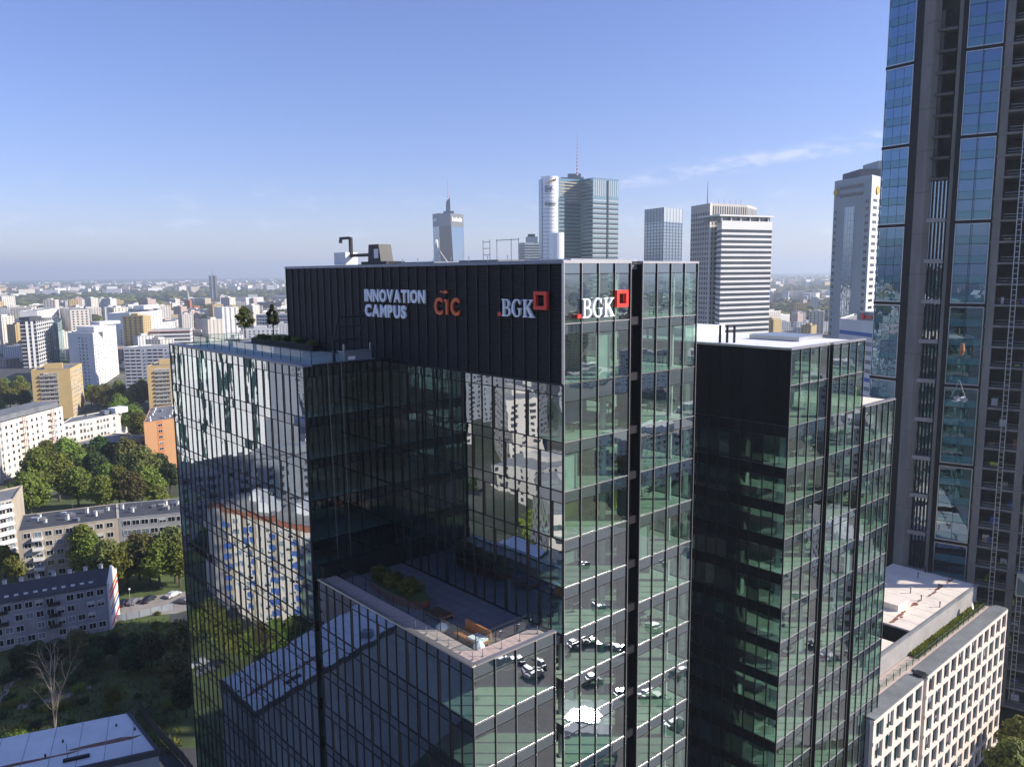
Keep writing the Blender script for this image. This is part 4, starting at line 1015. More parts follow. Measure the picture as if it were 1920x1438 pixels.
# terrace furniture
def tz(x, y): return AT(x, y, 58.16)
pc_ = W(-5.2, 17, 58.16)
TPn = Thing('planter', 'oval rusty steel planter full of leafy shrubs on the roof terrace', 'planter', pc_)
mb = MB(); n = 20; mb.prism([tuple((pc_ + VY * math.cos(6.2832 * i / n) * 4.4 + VX * math.sin(6.2832 * i / n) * 1.5))[:2] for i in range(n)], 58.16, 58.95, 'corten', 'grass'); TPn.part(mb, 'tub')
mb = MB(); rr = random.Random(9)
for k in range(14):
    c = pc_ + VY * rr.uniform(-2.6, 3.9) + VX * rr.uniform(-.9, .9) + Vector((0, 0, 1.35)); leaf_clump(mb, c, rr.uniform(.6, 1.0), 260, .13, 'leaf_yellow', rr, .8)
TPn.part(mb, 'foliage')
pc2 = W(-6.2, 4.6, 58.16)
TS = Thing('garden_sofa', 'orange wooden lounge seat with white cushion behind the terrace railing', 'outdoor sofa', pc2)
mb = MB(); wbox(mb, -6.9, -5.6, 3.0, 6.4, 58.5, 58.65, 'wood_orange'); wbox(mb, -5.6, -5.45, 3.0, 6.4, 58.5, 59.4, 'wood_orange')
for (x, y) in ((-6.8, 3.1), (-5.8, 3.1), (-6.8, 6.2), (-5.8, 6.2)): wbox(mb, x, x + .1, y, y + .1, 58.16, 58.5, 'wood_orange')
TS.part(mb, 'frame')
mb = MB(); wbox(mb, -6.85, -5.75, 3.1, 4.5, 58.66, 58.85, 'white_paint'); TS.part(mb, 'cushion')
mb = MB(); p = W(-7.0, 2.8, 58.16)
for k in range(5): mb.tube(p + Vector((0, 0, k * .2)), p + Vector((0, 0, k * .2 + .2)), .5 * math.sin(.7 + k * .45), .5 * math.sin(.7 + (k + 1) * .45), 'white_paint', 10)
tag(build(mb, 'bean_bag'), 'white bean bag in the sunlit terrace corner', 'bean bag')
mb = MB(); p = W(-6.9, 8.0, 58.16)
for k in range(5): mb.tube(p + Vector((0, 0, k * .15)), p + Vector((0, 0, k * .15 + .15)), .6 * math.sin(.7 + k * .45), .6 * math.sin(.7 + (k + 1) * .45), 'white_paint', 10)
tag(build(mb, 'bean_bag'), 'white bean bag lying in the shade beside the terrace railing', 'bean bag')
mb = MB(); wbox(mb, -6.2, -4.6, 9.3, 11.6, 58.5, 58.6, 'wood_orange')
for (x, y) in ((-6.1, 9.4), (-4.8, 9.4), (-6.1, 11.4), (-4.8, 11.4)): wbox(mb, x, x + .1, y, y + .1, 58.16, 58.5, 'black_metal')
for k in range(5): wbox(mb, -6.2 + k * .33, -6.0 + k * .33, 9.3, 11.6, 58.61, 58.64, 'brown_panel')
tag(build(mb, 'slatted_bench'), 'slatted wooden bench behind the terrace railing, beside the oval planter', 'bench')

# ================================================================== NEIGHBOURING BUILDINGS
def face_windows(T, F, L, z0, z1, nf, nc, w, h, style='plain', s0=0.8, s1=None, skip=None, sill=0.9, name='window'):
    s1 = L - .8 if s1 is None else s1; st = (z1 - z0) / nf; cw = (s1 - s0) / nc
    for i in range(nf):
        for k in range(nc):
            if skip and skip(i, k): continue
            window(T, F, s0 + (k + .5) * cw - w / 2, z0 + i * st + sill, w, h, style, name)
def balcony(T, F, s, z, w, mt, d=1.3, rail=1.0):
    mb = MB(); F.box(mb, s, s + w, z - .12, z + .05, 0.01, d, 'concrete_pale'); F.box(mb, s, s + w, z + .05, z + rail, d - .08, d, mt); F.box(mb, s, s + .08, z + .05, z + rail, 0.01, d - .08, mt); F.box(mb, s + w - .08, s + w, z + .05, z + rail, 0.01, d - .08, mt)
    T.part(mb, 'balcony')
def block(name, label, cat, C, L, Rr, z, wall, roof, par=0.5, group=None, wallR=None, z0=0):
    """C near roof corner, L and Rr the roof corners to its left and right (world, height z); footprint is the parallelogram"""
    C, L, Rr = fl(C), fl(L), fl(Rr); B = L + Rr - C
    T = Thing(name, label, cat, C, group)
    mb = MB(); mb.prism([tuple(p)[:2] for p in (C, Rr, B, L)], z0, z, wall, roof); T.part(mb, 'wall')
    FL, FR = FPQ(L, C), FPQ(C, Rr); FBk, FLk = FPQ(Rr, B), FPQ(B, L)
    mb = MB()
    for F, le in ((FL, (C - L).length), (FR, (Rr - C).length), (FBk, (B - Rr).length), (FLk, (L - B).length)):
        F.box(mb, 0.001, le - .3, z + .004, z + par, -.3, 0.05, wall)
    if par: T.part(mb, 'parapet')
    rv = random.Random(int(abs(C.x * 7 + C.y * 3)))
    for _ in range(6):       # small roof clutter
        p = C + (Rr - C) * rv.uniform(.12, .88) + (L - C) * rv.uniform(.12, .88); w_ = rv.uniform(.4, 1.2); mb = MB()
        if rv.random() < .3: mb.tube(p + Vector((0, 0, z)), p + Vector((0, 0, z + rv.uniform(2, 4))), .06, .04, 'grey_metal', 4); T.part(mb, 'roof_aerial')
        else: mb.box(p.x - w_, p.x + w_, p.y - .6, p.y + .6, z + .01, z + rv.uniform(.4, 1.3), rv.choice(['roof_gravel', 'wall_grey', 'grey_metal'])); T.part(mb, 'roof_vent')
    return T, FL, (C - L).length, FR, (Rr - C).length, B
def chimney(T, p, z, w=.7, h=1.2, mt='wall_white'):
    mb = MB(); mb.box(p.x - w / 2, p.x + w / 2, p.y - w / 2, p.y + w / 2, z, z + h, mt); mb.box(p.x - w * .65, p.x + w * .65, p.y - w * .65, p.y + w * .65, z + h, z + h + .15, 'concrete_pale'); T.part(mb, 'chimney')
def roof_box(T, p, q, z, h, w, mt, name='roof_house'):
    F = FPQ(p, q); mb = MB(); F.box(mb, 0, (fl(q) - fl(p)).length, z, z + h, -w, 0, mt); T.part(mb, name)
def bary(C, L, Rr, a, b_): C, L, Rr = fl(C), fl(L), fl(Rr); return C + (Rr - C) * a + (L - C) * b_
rnd = random.Random(21)

# b1a / b1b long tenement, two abutting houses
z = 16
Lc, Mc, Rc, Bc = AT(32, 997, z), AT(221, 972.5, z), AT(352, 961, z), AT(42, 966, z)
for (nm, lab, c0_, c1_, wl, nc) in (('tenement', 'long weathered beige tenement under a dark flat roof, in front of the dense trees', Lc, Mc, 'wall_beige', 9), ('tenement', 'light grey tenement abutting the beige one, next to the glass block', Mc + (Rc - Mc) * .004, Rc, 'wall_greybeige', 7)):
    dv = fl(Bc) - fl(Lc)
    T, FLf, LL, FRf, LR, B = block(nm, lab, 'apartment building', c0_, c0_ + dv, c1_, z, wl, 'roof_dark', .15)
    face_windows(T, FRf, LR, 0.8, 15.8, 5, nc, 1.7 if nc == 9 else 2.0, 1.45, s0=1, s1=LR - 1)
    for k in (1, ) if nc == 9 else ():
        for i in range(1, 5): balcony(T, FRf, 1 + (LR - 2) / 9 * 1 - .2, .8 + i * 3.0, (LR - 2) / 9, 'wall_white')
    for k in range(7): chimney(T, bary(c0_, c0_ + dv, c1_, rnd.uniform(.04, .96), rnd.choice([.35, .62])), z, .8, rnd.uniform(.9, 1.6))
    for k in range(3): roof_box(T, bary(c0_, c0_ + dv, c1_, .2 + k * .3, .5), bary(c0_, c0_ + dv, c1_, .26 + k * .3, .5), z, .7, 1.6, 'roof_grey', 'roof_hatch')
# b2 far left
z = 18
C_, L_, R_ = AT(25, 938, z), AT(-70, 960, z), AT(42, 912, z)
T, FLf, LL, FRf, LR, B = block('apartment_block', 'apartment block with white balcony bands at the picture edge beside the beige tenement', 'apartment building', C_, L_, R_, z, 'wall_beige', 'roof_grey', .5)
for i in range(6):
    mb = MB(); FLf.box(mb, 3, LL - .5, 1.6 + i * 2.9, 2.7 + i * 2.9, 0.01, .9, 'wall_white'); T.part(mb, 'balcony')
    for k in range(8): window(T, FLf, LL - 2.3 - k * 2.2, 2.8 + i * 2.9, 1.7, 1.2)
# b3 dark pitched roof, mural gable
z = 12
Ce, Le, Re = AT(200, 1096, z), AT(-60, 1141, z), AT(213, 1062, z)
C_, L_ = fl(Ce), fl(Le)
dirF = (C_ - L_).normalized(); depthv = fl(AT(215, 1072, z)) - C_ 
T = Thing('tenement', 'shaded pale tenement with dark pitched roof and a colourful striped gable wall', 'apartment building', C_)
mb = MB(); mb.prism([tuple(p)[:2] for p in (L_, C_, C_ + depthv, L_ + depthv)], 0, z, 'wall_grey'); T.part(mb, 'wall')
mid = depthv * .5
for (a, b_) in ((0, 1), (1, 2)):
    mb = MB(); o_ = [0, .5, 1]
    p0, p1 = L_ + depthv * o_[a], C_ + depthv * o_[a]; q0_, q1_ = L_ + depthv * o_[b_], C_ + depthv * o_[b_]
    za, zb_ = (z, z + 2.8) if a == 0 else (z + 2.8, z)
    ex = depthv.normalized() * (-.5 if a == 0 else 0)
    mb.hexa([(*(p0 + ex)[:2], za - .02), (*(p1 + ex)[:2], za - .02), (*q1_[:2], zb_ - .02), (*q0_[:2], zb_ - .02), (*(p0 + ex)[:2], za + .2), (*(p1 + ex)[:2], za + .2), (*q1_[:2], zb_ + .2), (*q0_[:2], zb_ + .2)], 'roof_dark'); T.part(mb, 'roof')
FG = FPQ(C_, C_ + depthv); stripes = ['wall_white', 'red_sign', 'wall_white', 'blue_panel', 'wall_orange', 'wall_white', 'red_sign', 'wall_orange_deep', 'wall_white']
mb = MB(); gw = depthv.length
hp_ = [(0, 0), (gw, 0), (gw, z), (gw / 2, z + 2.9), (0, z)]
mb.hexa([tuple(FG.P(*q)) for q in ((0, 0, .02), (gw, 0, .02), (gw, 0, .5), (0, 0, .5), (0, z + .3, .02), (gw, z + .3, .02), (gw, z + .3, .5), (0, z + .3, .5))], 'wall_white')
mb.add([tuple(FG.P(s_, zz_, d_)) for d_ in (.5, .02) for (s_, zz_) in ((0, z + .3), (gw, z + .3), (gw / 2, z + 3.5))], [(0, 1, 2), (5, 4, 3), (0, 3, 4, 1), (1, 4, 5, 2), (2, 5, 3, 0)], 'wall_white'); T.part(mb, 'gable_wall')
for k, c_ in enumerate(stripes[1:]):
    mb = MB(); zz0 = .6 + k * 1.45; 
    mb.hexa([tuple(FG.P(*q)) for q in ((.3, zz0, .5), (gw - .3, zz0 + 1.6, .5), (gw - .3, zz0 + 1.6, .56), (.3, zz0, .56), (.3, zz0 + .9, .5), (gw - .3, zz0 + 2.5, .5), (gw - .3, zz0 + 2.5, .56), (.3, zz0 + .9, .56))][0:8], c_); T.part(mb, 'mural_stripe')
FT = FPQ(L_, C_); LT = (C_ - L_).length
face_windows(T, FT, LT, 0.4, 11.6, 4, 13, 1.5, 1.4, s0=0, s1=LT - .5, skip=lambda i, k: (k * 5 + i * 3) % 7 == 0)
for (s_, zs_) in ((LT - 13, 3), (LT - 24, 2), (LT - 37, 3)):
    for i in range(zs_): balcony(T, FT, s_, .9 + (i + 4 - zs_) * 2.8, 2.6, 'brown_panel')
for k in range(8): chimney(T, L_ + (C_ - L_) * (.08 + k * .12) + depthv * .62, z + 1.6, .7, 2.0)
for k in range(14): 
    mb = MB(); FT.box(mb, LT - 3 - k * 2.0 - .9, LT - 3 - k * 2.0, z + .4, z + 1.2, -1.6, -.7, 'wall_white'); T.part(mb, 'dormer')
# b4 white flat roof, bottom left
z = 28
c1, c2, c3 = AT(241, 1336, z), AT(297, 1408, z), AT(0, 1384.5, z)
back = (fl(c3) - fl(c1)).normalized() * 60
T, FLf, LL, FRf, LR, B = block('white_roofed_hall', 'dark walled building with a large white flat roof, nearest the bottom of the picture', 'building', c2, c2 + back, c1 , z, 'wall_grey', 'roof_white', .0)
# (footprint: near edge runs left, short edge runs back)
mb = MB(); F = FLf; F.box(mb, -.1, LL + .1, z - .6, z + .22, -.25, .12, 'roof_dark'); FRf.box(mb, .13, LR, z - .6, z + .22, -.25, .12, 'roof_dark'); T.part(mb, 'parapet')
mb = MB(); rr = random.Random(8); c = fl(AT(200, 1392, z)); n = 16; dx = back.normalized()
mb.add([tuple(c + dx * (math.cos(6.283 * i / n) * 5.5 * rr.uniform(.7, 1.1)) + Vector((-dx.y, dx.x, 0)) * (math.sin(6.283 * i / n) * .5 * rr.uniform(.5, 1.4)) + Vector((0, 0, z + .006))) for i in range(n)], [tuple(range(n))], 'rust_stain')
c = fl(AT(60, 1426, z)); mb.add([tuple(c + dx * (math.cos(6.283 * i / n) * 7 * rr.uniform(.7, 1.1)) + Vector((-dx.y, dx.x, 0)) * (math.sin(6.283 * i / n) * .3 * rr.uniform(.5, 1.4)) + Vector((0, 0, z + .006))) for i in range(n)], [tuple(range(n))], 'rust_stain')
T.part(mb, 'roof_stain')
mb = MB()
for k in range(1, 18):
    F.box(mb, LL - k * 3.2, LL - k * 3.2 + .07, z + .001, z + .012, -LR + .4, -.4, 'roof_gravel')
T.part(mb, 'roof_seam')
for (x, y) in ((218, 1361), (118, 1391), (253, 1368), (85, 1418)):
    p = AT(x, y, z); mb = MB(); mb.tube(p, p + Vector((0, 0, .35)), .13, .13, 'black_metal', 6); T.part(mb, 'vent_pipe')
p = fl(AT(118, 1430, z)); roof_box(T, p, p + back.normalized() * -3, z + .01, .3, .5, 'box_black', 'roof_duct')
# b5 ornate cream apartments
z = 25
C_, L_ = AT(117, 764, z), AT(-60, 812, z); nrm_ = (fl(C_) - fl(L_)).normalized(); R_ = fl(C_) + Vector((-nrm_.y, nrm_.x, 0)) * 18
T, FLf, LL, FRf, LR, B = block('apartment_block', 'cream apartment block with a pointed lattice turret and grey mansard roof', 'apartment building', C_, L_, R_, z, 'wall_warmwhite', 'roof_grey', .6)
face_windows(T, FLf, LL, 0.3, 24.3, 8, int(LL / 3.4), 1.2, 1.5, s0=0, skip=lambda i, k: k % 5 == 4)
mb = MB(); FLf.box(mb, 0, LL - 1.0, z + .62, z + 3.0, -14, -1.6, 'roof_grey'); T.part(mb, 'mansard')
for s_ in (LL - 12, LL - 32):
    mb = MB()
    for i in range(9): FLf.box(mb, s_, s_ + 2.6, .5 + i * 2.9, .7 + i * 2.9, 0.01, 1.6, 'concrete_pale')
    for d_ in (0, 1.25, 2.45): FLf.box(mb, s_ + d_, s_ + d_ + .15, 0, 26, 1.45, 1.6, 'wall_brick')
    T.part(mb, 'bay_tower')
pt = FLf.P(LL - 50, 0, 2.2); mb = MB()
for i in range(6):
    a = i * math.pi / 3; q = pt + Vector((math.cos(a) * 1.8, math.sin(a) * 1.8, 0)); mb.tube(q + Vector((0, 0, 2)), q + Vector((0, 0, 27)), .12, .12, 'concrete_pale', 4); mb.tube(q + Vector((0, 0, 27)), pt + Vector((0, 0, 31)), .1, .05, 'brown_panel', 4)
mb.tube(pt + Vector((0, 0, 27)), pt + Vector((0, 0, 32)), .9, .03, 'roof_grey', 6); mb.tube(pt + Vector((0, 0, 0)), pt + Vector((0, 0, 27)), .9, .9, 'wall_grey', 6); T.part(mb, 'turret')
# b6 white office strip
z = 14
C_, L_, = AT(221, 776, z), AT(112, 797, z); R_ = AT(237, 764, z)
T, FLf, LL, FRf, LR, B = block('school_building', 'long cream three-storey building with rows of tall windows under a grey roof', 'building', C_, L_, R_, z, 'wall_warmwhite', 'roof_grey', .3)
nn = int(LL / 2.1)
for i, (z0_, h_) in enumerate(((1.0, 1.6), (4.2, 1.7), (7.6, 2.1), (11.2, 1.6))):
    for k in range(nn):
        if k % 5 == 4: continue
        window(T, FLf, 1 + k * 2.05, z0_, 1.25, h_)
roof_box(T, bary(C_, L_, R_, .4, .25), bary(C_, L_, R_, .4, .02), z + .3, 3.0, -6, 'white_paint'); roof_box(T, bary(C_, L_, R_, .5, .42), bary(C_, L_, R_, .5, .30), z + .3, 2.0, -4, 'grey_metal')
# b7/b8 yellow blocks
def yellow(label, C_, L_, R_, z, tall):
    T, FLf, LL, FRf, LR, B = block('apartment_tower', label, 'apartment building', C_, L_, R_, z, 'wall_yellow', 'roof_grey', .5)
    n = 11; st = (z - 2) / n
    for i in range(n):
        mb = MB(); FLf.box(mb, LL * .2, LL * .68, .8 + i * st, 1.7 + i * st, .02, 1.0, 'concrete_pale'); T.part(mb, 'balcony')
        for k in range(4): window(T, FLf, LL * .22 + k * LL * .115, 1.75 + i * st, LL * .09, 1.1)
        for k in range(6): window(T, FRf, 1.2 + k * (LR - 2) / 6, 1.4 + i * st, (LR - 2) / 6 * .55, 1.3)
    roof_box(T, bary(C_, L_, R_, .25, .75), bary(C_, L_, R_, .25, .28), z, 3.2, 5, 'wall_yellow')
yellow('ochre tower block with a column of balconies, behind the cream apartments', AT(131, 692.5, 31), AT(58, 696, 31), AT(153, 682, 31), 31, 1)
yellow('ochre tower block half hidden by the left glass block', AT(338, 684.5, 31), AT(275, 688, 31), AT(362, 672, 31), 31, 0)
# b9 white tower
z = 44
C_, L_, R_ = AT(174, 626, z), AT(126.5, 625, z), AT(217, 611, z)
T, FLf, LL, FRf, LR, B = block('apartment_tower', 'tall white tower block with a stepped top and one central line of small windows', 'apartment building', C_, L_, R_, z, 'wall_white', 'roof_gravel', .6)
st = 2.75
for i in range(15):
    for (a, w_) in ((.42, 1.2), (.54, 1.8), (.70, 1.2)): window(T, FLf, LL * a, 1.2 + i * st, w_, 1.3)
    for k in range(9): window(T, FRf, 1.5 + k * (LR - 2.5) / 9 + (i % 2) * .5, 1.2 + i * st, (LR - 2.5) / 9 * .45, 1.0)
roof_box(T, bary(C_, L_, R_, .15, .8), bary(C_, L_, R_, .15, .1), z, 4.5, 22, 'wall_white'); roof_box(T, bary(C_, L_, R_, .4, .5), bary(C_, L_, R_, .4, .1), z + 4.5, 2.5, 22, 'wall_white')
# b10 grid office
z = 45.7
C_, L_, R_ = AT(66, 602.5, z), AT(36.5, 603.5, z), AT(95.5, 596.7, z)
T, FLf, LL, FRf, LR, B = block('office_building', 'grey glass office with a white frame grid on its sunny side', 'office building', C_, L_, R_, z, 'window_dark', 'roof_dark', .6)
for i in range(12):
    for F, le in ((FLf, LL), (FRf, LR)): mb = MB(); F.box(mb, 0, le, 1 + i * 3.75, (1.5 if F is FLf else 2.1) + i * 3.75, .02, .4, 'wall_white'); T.part(mb, 'floor_band')
for k in range(9): mb = MB(); FRf.box(mb, k * LR / 8.1, k * LR / 8.1 + 1.1, 0, z, .42, .8, 'wall_white'); T.part(mb, 'pier')
for k in (0.35, 0.68): mb = MB(); FLf.box(mb, LL * k, LL * k + 2.2, 0, z, .42, .8, 'wall_white'); T.part(mb, 'pier')
roof_box(T, bary(C_, L_, R_, .3, .7), bary(C_, L_, R_, .7, .3), z, 3.4, 10, 'roof_dark')
g1, g2, g3 = AT(108, 610, 40), AT(97, 600, 40), AT(116, 600, 40)
T, FLf, LL, FRf, LR, B = block('office_building', 'green glass office beside the white-framed one', 'office building', g1, g2, g3, 40, 'glass_teal', 'roof_dark', .6)
for i in range(11):
    for F, le in ((FLf, LL), (FRf, LR)): mb = MB(); F.box(mb, 0, le, 1 + i * 3.6, 1.3 + i * 3.6, .02, .12, 'grey_metal'); T.part(mb, 'floor_band')
# b11 balcony slab
z = 34
C_, L_ = AT(345, 650, z), AT(231, 652, z); R_ = fl(C_) + Vector((12, 22, 0))
T, FLf, LL, FRf, LR, B = block('apartment_block', 'wide white apartment block covered in balconies, just left of the glass block', 'apartment building', C_, L_, R_, z, 'wall_white', 'roof_gravel', .6)
nb = int(LL / 4.2)
for i in range(12):
    for k in range(nb):
        s_ = k * 4.2 + .5
        if k % 4 == 3: window(T, FLf, s_ + 1, 1.2 + i * 2.7, 1.2, 1.2); continue
        mb = MB(); FLf.box(mb, s_ + .2, s_ + 3.6, .4 + i * 2.7, 1.35 + i * 2.7, .3, .42, 'wall_white'); T.part(mb, 'balcony')
        T.want('window_pane', FLf, s_ + .3, 1.36 + i * 2.7, 3.2, 1.2, 'window_dark', d=.06)
T.flush()
# b12..b18
def simple(name, label, cat, x0, x1, y0, y1, z, depth, wall, roof, nf, nc, w, h, extra=None, side=True):
    L_, C_ = AT(x0, y0, z), AT(x1, y1, z); d = (fl(C_) - fl(L_)).normalized(); R_ = fl(C_) + Vector((-d.y, d.x, 0)) * depth
    T, FLf, LL, FRf, LR, B = block(name, label, cat, C_, L_, R_, z, wall, roof, .5)
    face_windows(T, FLf, LL, .5, z - .5, nf, nc, w, h, 'dark')
    if side: face_windows(T, FRf, LR, .5, z - .5, nf, max(2, int(depth / 5)), w, h, 'dark')
    if extra: extra(T, FLf, LL, C_, L_, R_)
    return T
def redband(T, F, L, *a):
    for zz_ in (16.5, 30): mb = MB(); F.box(mb, 0, L, zz_, zz_ + 1.1, .02, .1, 'wall_brick'); T.part(mb, 'colour_band')
simple('apartment_block', 'long low white block with dull red bands behind the balcony block', 'apartment building', 245, 357, 621, 618, 32, 24, 'wall_white', 'roof_gravel', 8, 22, 2.2, 1.6, redband)
def stepped(T, F, L, C_, L_, R_):
    roof_box(T, bary(C_, L_, R_, .1, .5), bary(C_, L_, R_, .1, .0), 49, 4.5, 12, 'wall_white')
simple('apartment_tower', 'white tower block with stepped roof, the nearer of a close pair', 'apartment building', 265, 300, 606, 606, 30, 34, 'wall_white', 'roof_gravel', 10, 7, 1.5, 1.3, side=True)
simple('apartment_tower', 'white stepped tower block rising behind its twin', 'apartment building', 243, 303, 588, 582, 46, 26, 'wall_white', 'roof_gravel', 15, 9, 1.6, 1.3, stepped)
simple('apartment_tower', 'slim white tower block with a dark window column, near the roof garden', 'apartment building', 416, 446, 577, 576, 46, 30, 'wall_white', 'roof_gravel', 15, 3, 1.8, 1.5)
simple('apartment_block', 'pinkish mid-rise flats beside the slim white tower block', 'apartment building', 381, 416, 600, 598, 30, 20, 'wall_pink', 'roof_gravel', 8, 6, 2.2, 1.4)
simple('apartment_tower', 'pale tower block left of the cream-yellow one in the distance', 'apartment building', 70, 110, 584, 578, 46, 20, 'wall_white', 'roof_gravel', 14, 7, 2, 1.4)
simple('apartment_tower', 'cream-yellow tower block behind the white-framed office', 'apartment building', 112, 131, 578, 582, 46, 22, 'wall_warmwhite', 'roof_gravel', 14, 4, 2, 1.4)
simple('apartment_tower', 'grey and white tower block with balcony bands behind the tall white tower', 'apartment building', 131, 150, 580, 580, 44, 22, 'wall_grey', 'roof_gravel', 14, 3, 2.4, 1.4)
simple('apartment_tower', 'small white tower block, rightmost of the distant row left of the tall white tower', 'apartment building', 151, 166, 583, 582, 42, 20, 'wall_white', 'roof_gravel', 12, 3, 2, 1.4)
simple('glass_tower', 'grey glazed tower cut by the left picture edge', 'office tower', -90, -14, 585, 583, 60, 9, 'tower_bluegrey', 'roof_dark', 14, 12, 2.4, 2.2, side=False)
simple('apartment_block', 'pale stepped apartment house among trees near the left picture edge', 'apartment building', 3, 28, 556, 555, 40, 22, 'wall_cream', 'roof_gravel', 12, 6, 2.4, 1.2)
simple('office_building', 'white-framed low office seen behind the roof garden tree', 'office building', 480, 560, 590, 590, 30, 40, 'wall_white', 'roof_gravel', 6, 16, 3.2, 2.6)
# b18 orange block
z = 23
C_, L_, R_ = AT(269.5, 793.5, z), AT(282, 765, z), AT(326, 785.5, z)
T, FLf, LL, FRf, LR, B = block('apartment_tower', 'orange apartment block with a deeper orange window strip, beside the glass block', 'apartment building', C_, L_, R_, z, 'wall_orange', 'roof_grey', .3)
mb = MB(); FRf.box(mb, LR * .42, LR * .62, 0, z - .2, .012, .06, 'wall_orange_deep'); T.part(mb, 'colour_strip')
for i in range(8):
    o = window(T, FRf, LR * .46, 1.2 + i * 2.75, LR * .13, 1.2); o.location += FRf.N * .05
    for k in range(5): window(T, FLf, 1.5 + k * (LL - 3) / 5, 1.2 + i * 2.75, 2.2, 1.3)
for k in range(10): chimney(T, bary(C_, L_, R_, .15 + .7 * (k % 2) + rnd.uniform(-.05, .05), .08 + k * .09), z, 1.0, 1.0)
# b19 low
z = 8
simple('garage', 'low building with a plain grey roof behind the dark trees', 'building', 200, 276, 838, 818, z, 22, 'wall_beige', 'roof_grey', 2, 6, 1.6, 1.2)
# ================================================================== DISTANT HIGH-RISES
def ztop_of(x, y, D): return AD(x, y, D).z
def quad_tower(name, label, pts, z, wall, roof, group=None):
    """pts: (pixel x, distance) ring"""
    P_ = [fl(AD(x, 480, D)) for x, D in pts]
    T = Thing(name, label, 'skyscraper', P_[0], group)
    mb = MB(); mb.prism([tuple(p)[:2] for p in P_], 0, z, wall, roof); T.part(mb, 'wall')
    return T, P_
def bandsF(T, F, L, z0, z1, st, h, mt, name='window_band', d=.12, s0=0, s1=None):
    mb = MB(); z = z0; s1 = L if s1 is None else s1
    while z + h < z1: F.box(mb, s0, s1, z, z + h, 0.02, d, mt); z += st
    T.part(mb, name)
def grid(T, F, L, z0, z1, st, h, cols, w, mt, d=.15, s0=0, s1=None, name='windows', skip=None):
    mb = MB(); s1 = L if s1 is None else s1; z = z0; cw = (s1 - s0) / cols; i = 0
    while z + h < z1:
        for k in range(cols):
            if not (skip and skip(i, k)): F.box(mb, s0 + (k + .5) * cw - w / 2, s0 + (k + .5) * cw + w / 2, z, z + h, 0.02, d, mt)
        z += st; i += 1
    T.part(mb, name, kind='stuff')
# striped pair
D = 640
zt = ztop_of(1350, 381, D)
T, P_ = quad_tower('skyscraper', 'tall grey-beige tower with rounded crown and punched windows behind the striped slab', [(1294, D + 30), (1329, D), (1398, D + 20), (1416, D + 50), (1330, D + 70)], zt, 'tower_concrete', 'roof_grey')
F = FPQ(P_[0], P_[1]); L = (P_[1] - P_[0]).length; grid(T, F, L, 4, zt - 3, 3.9, 2.2, 8, L / 8 * .5, 'far_window')
F = FPQ(P_[1], P_[2]); L = (P_[2] - P_[1]).length; grid(T, F, L, 4, zt - 14, 3.9, 2.2, 9, L / 9 * .5, 'far_window'); grid(T, F, L, zt - 12, zt - .5, 11, 10, 16, L / 16 * .45, 'far_window', name='crown_slots')
mb = MB(); F.box(mb, -.5, 1.2, 0, zt, 0, .9, 'tower_white'); T.part(mb, 'corner_pier')
F = FPQ(P_[2], P_[3]); L = (P_[3] - P_[2]).length; grid(T, F, L, zt - 12, zt - .5, 11, 10, 8, L / 8 * .45, 'window_dark', name='crown_slots')
def spire(T, x, D, z0, ytop, r=.5, segs=1, name='antenna_mast'):
    p = fl(AD(x, 480, D)); z1 = ztop_of(x, ytop, D); n = segs * 2
    mb = MB()
    for i in range(n):
        a, b_ = z0 + (z1 - z0) * i / n, z0 + (z1 - z0) * (i + 1) / n
        mb.tube(p + Vector((0, 0, a)), p + Vector((0, 0, b_)), r * (1 - .7 * i / n), r * (1 - .7 * (i + 1) / n), ('red_sign' if (i % 2 and segs > 1) else 'white_paint') if segs > 1 else 'grey_metal', 5)
    T.part(mb, name)
spire(T, 1324, D + 20, zt, 340, .5)
for x in (1345, 1355, 1366, 1377, 1386): spire(T, x, D + 20, zt, 373, .18, name='roof_antenna')
zt = ztop_of(1400, 414, D - 30)
T, P_ = quad_tower('skyscraper', 'white slab tower with dark horizontal window stripes and a thin roof canopy', [(1343, D - 10), (1352, D - 34), (1446, D - 12), (1440, D + 14), (1350, D + 4)], zt, 'tower_white', 'roof_white')
for a, b_ in ((0, 1), (1, 2)):
    F = FPQ(P_[a], P_[b_]); L = (P_[b_] - P_[a]).length
    bandsF(T, F, L, 3, zt - 5, 3.95, 2.15, 'far_window', s0=.2, s1=L - .2)
    if a: 
        for k in range(30): TK = k
F = FPQ(P_[1], P_[2]); L = (P_[2] - P_[1]).length
mb = MB(); F.box(mb, -3, L + .8, zt + 3.2, zt + 4.4, -24, 1.0, 'tower_white'); F.box(mb, 0, L - .5, zt + .02, zt + 3.2, -20, -2, 'window_dark'); T.part(mb, 'roof_canopy')
mb = MB()
for k in range(6): F.box(mb, k * L / 5.4, k * L / 5.4 + .7, zt, zt + 3.2, -1.2, -.4, 'tower_white')
T.part(mb, 'canopy_posts')
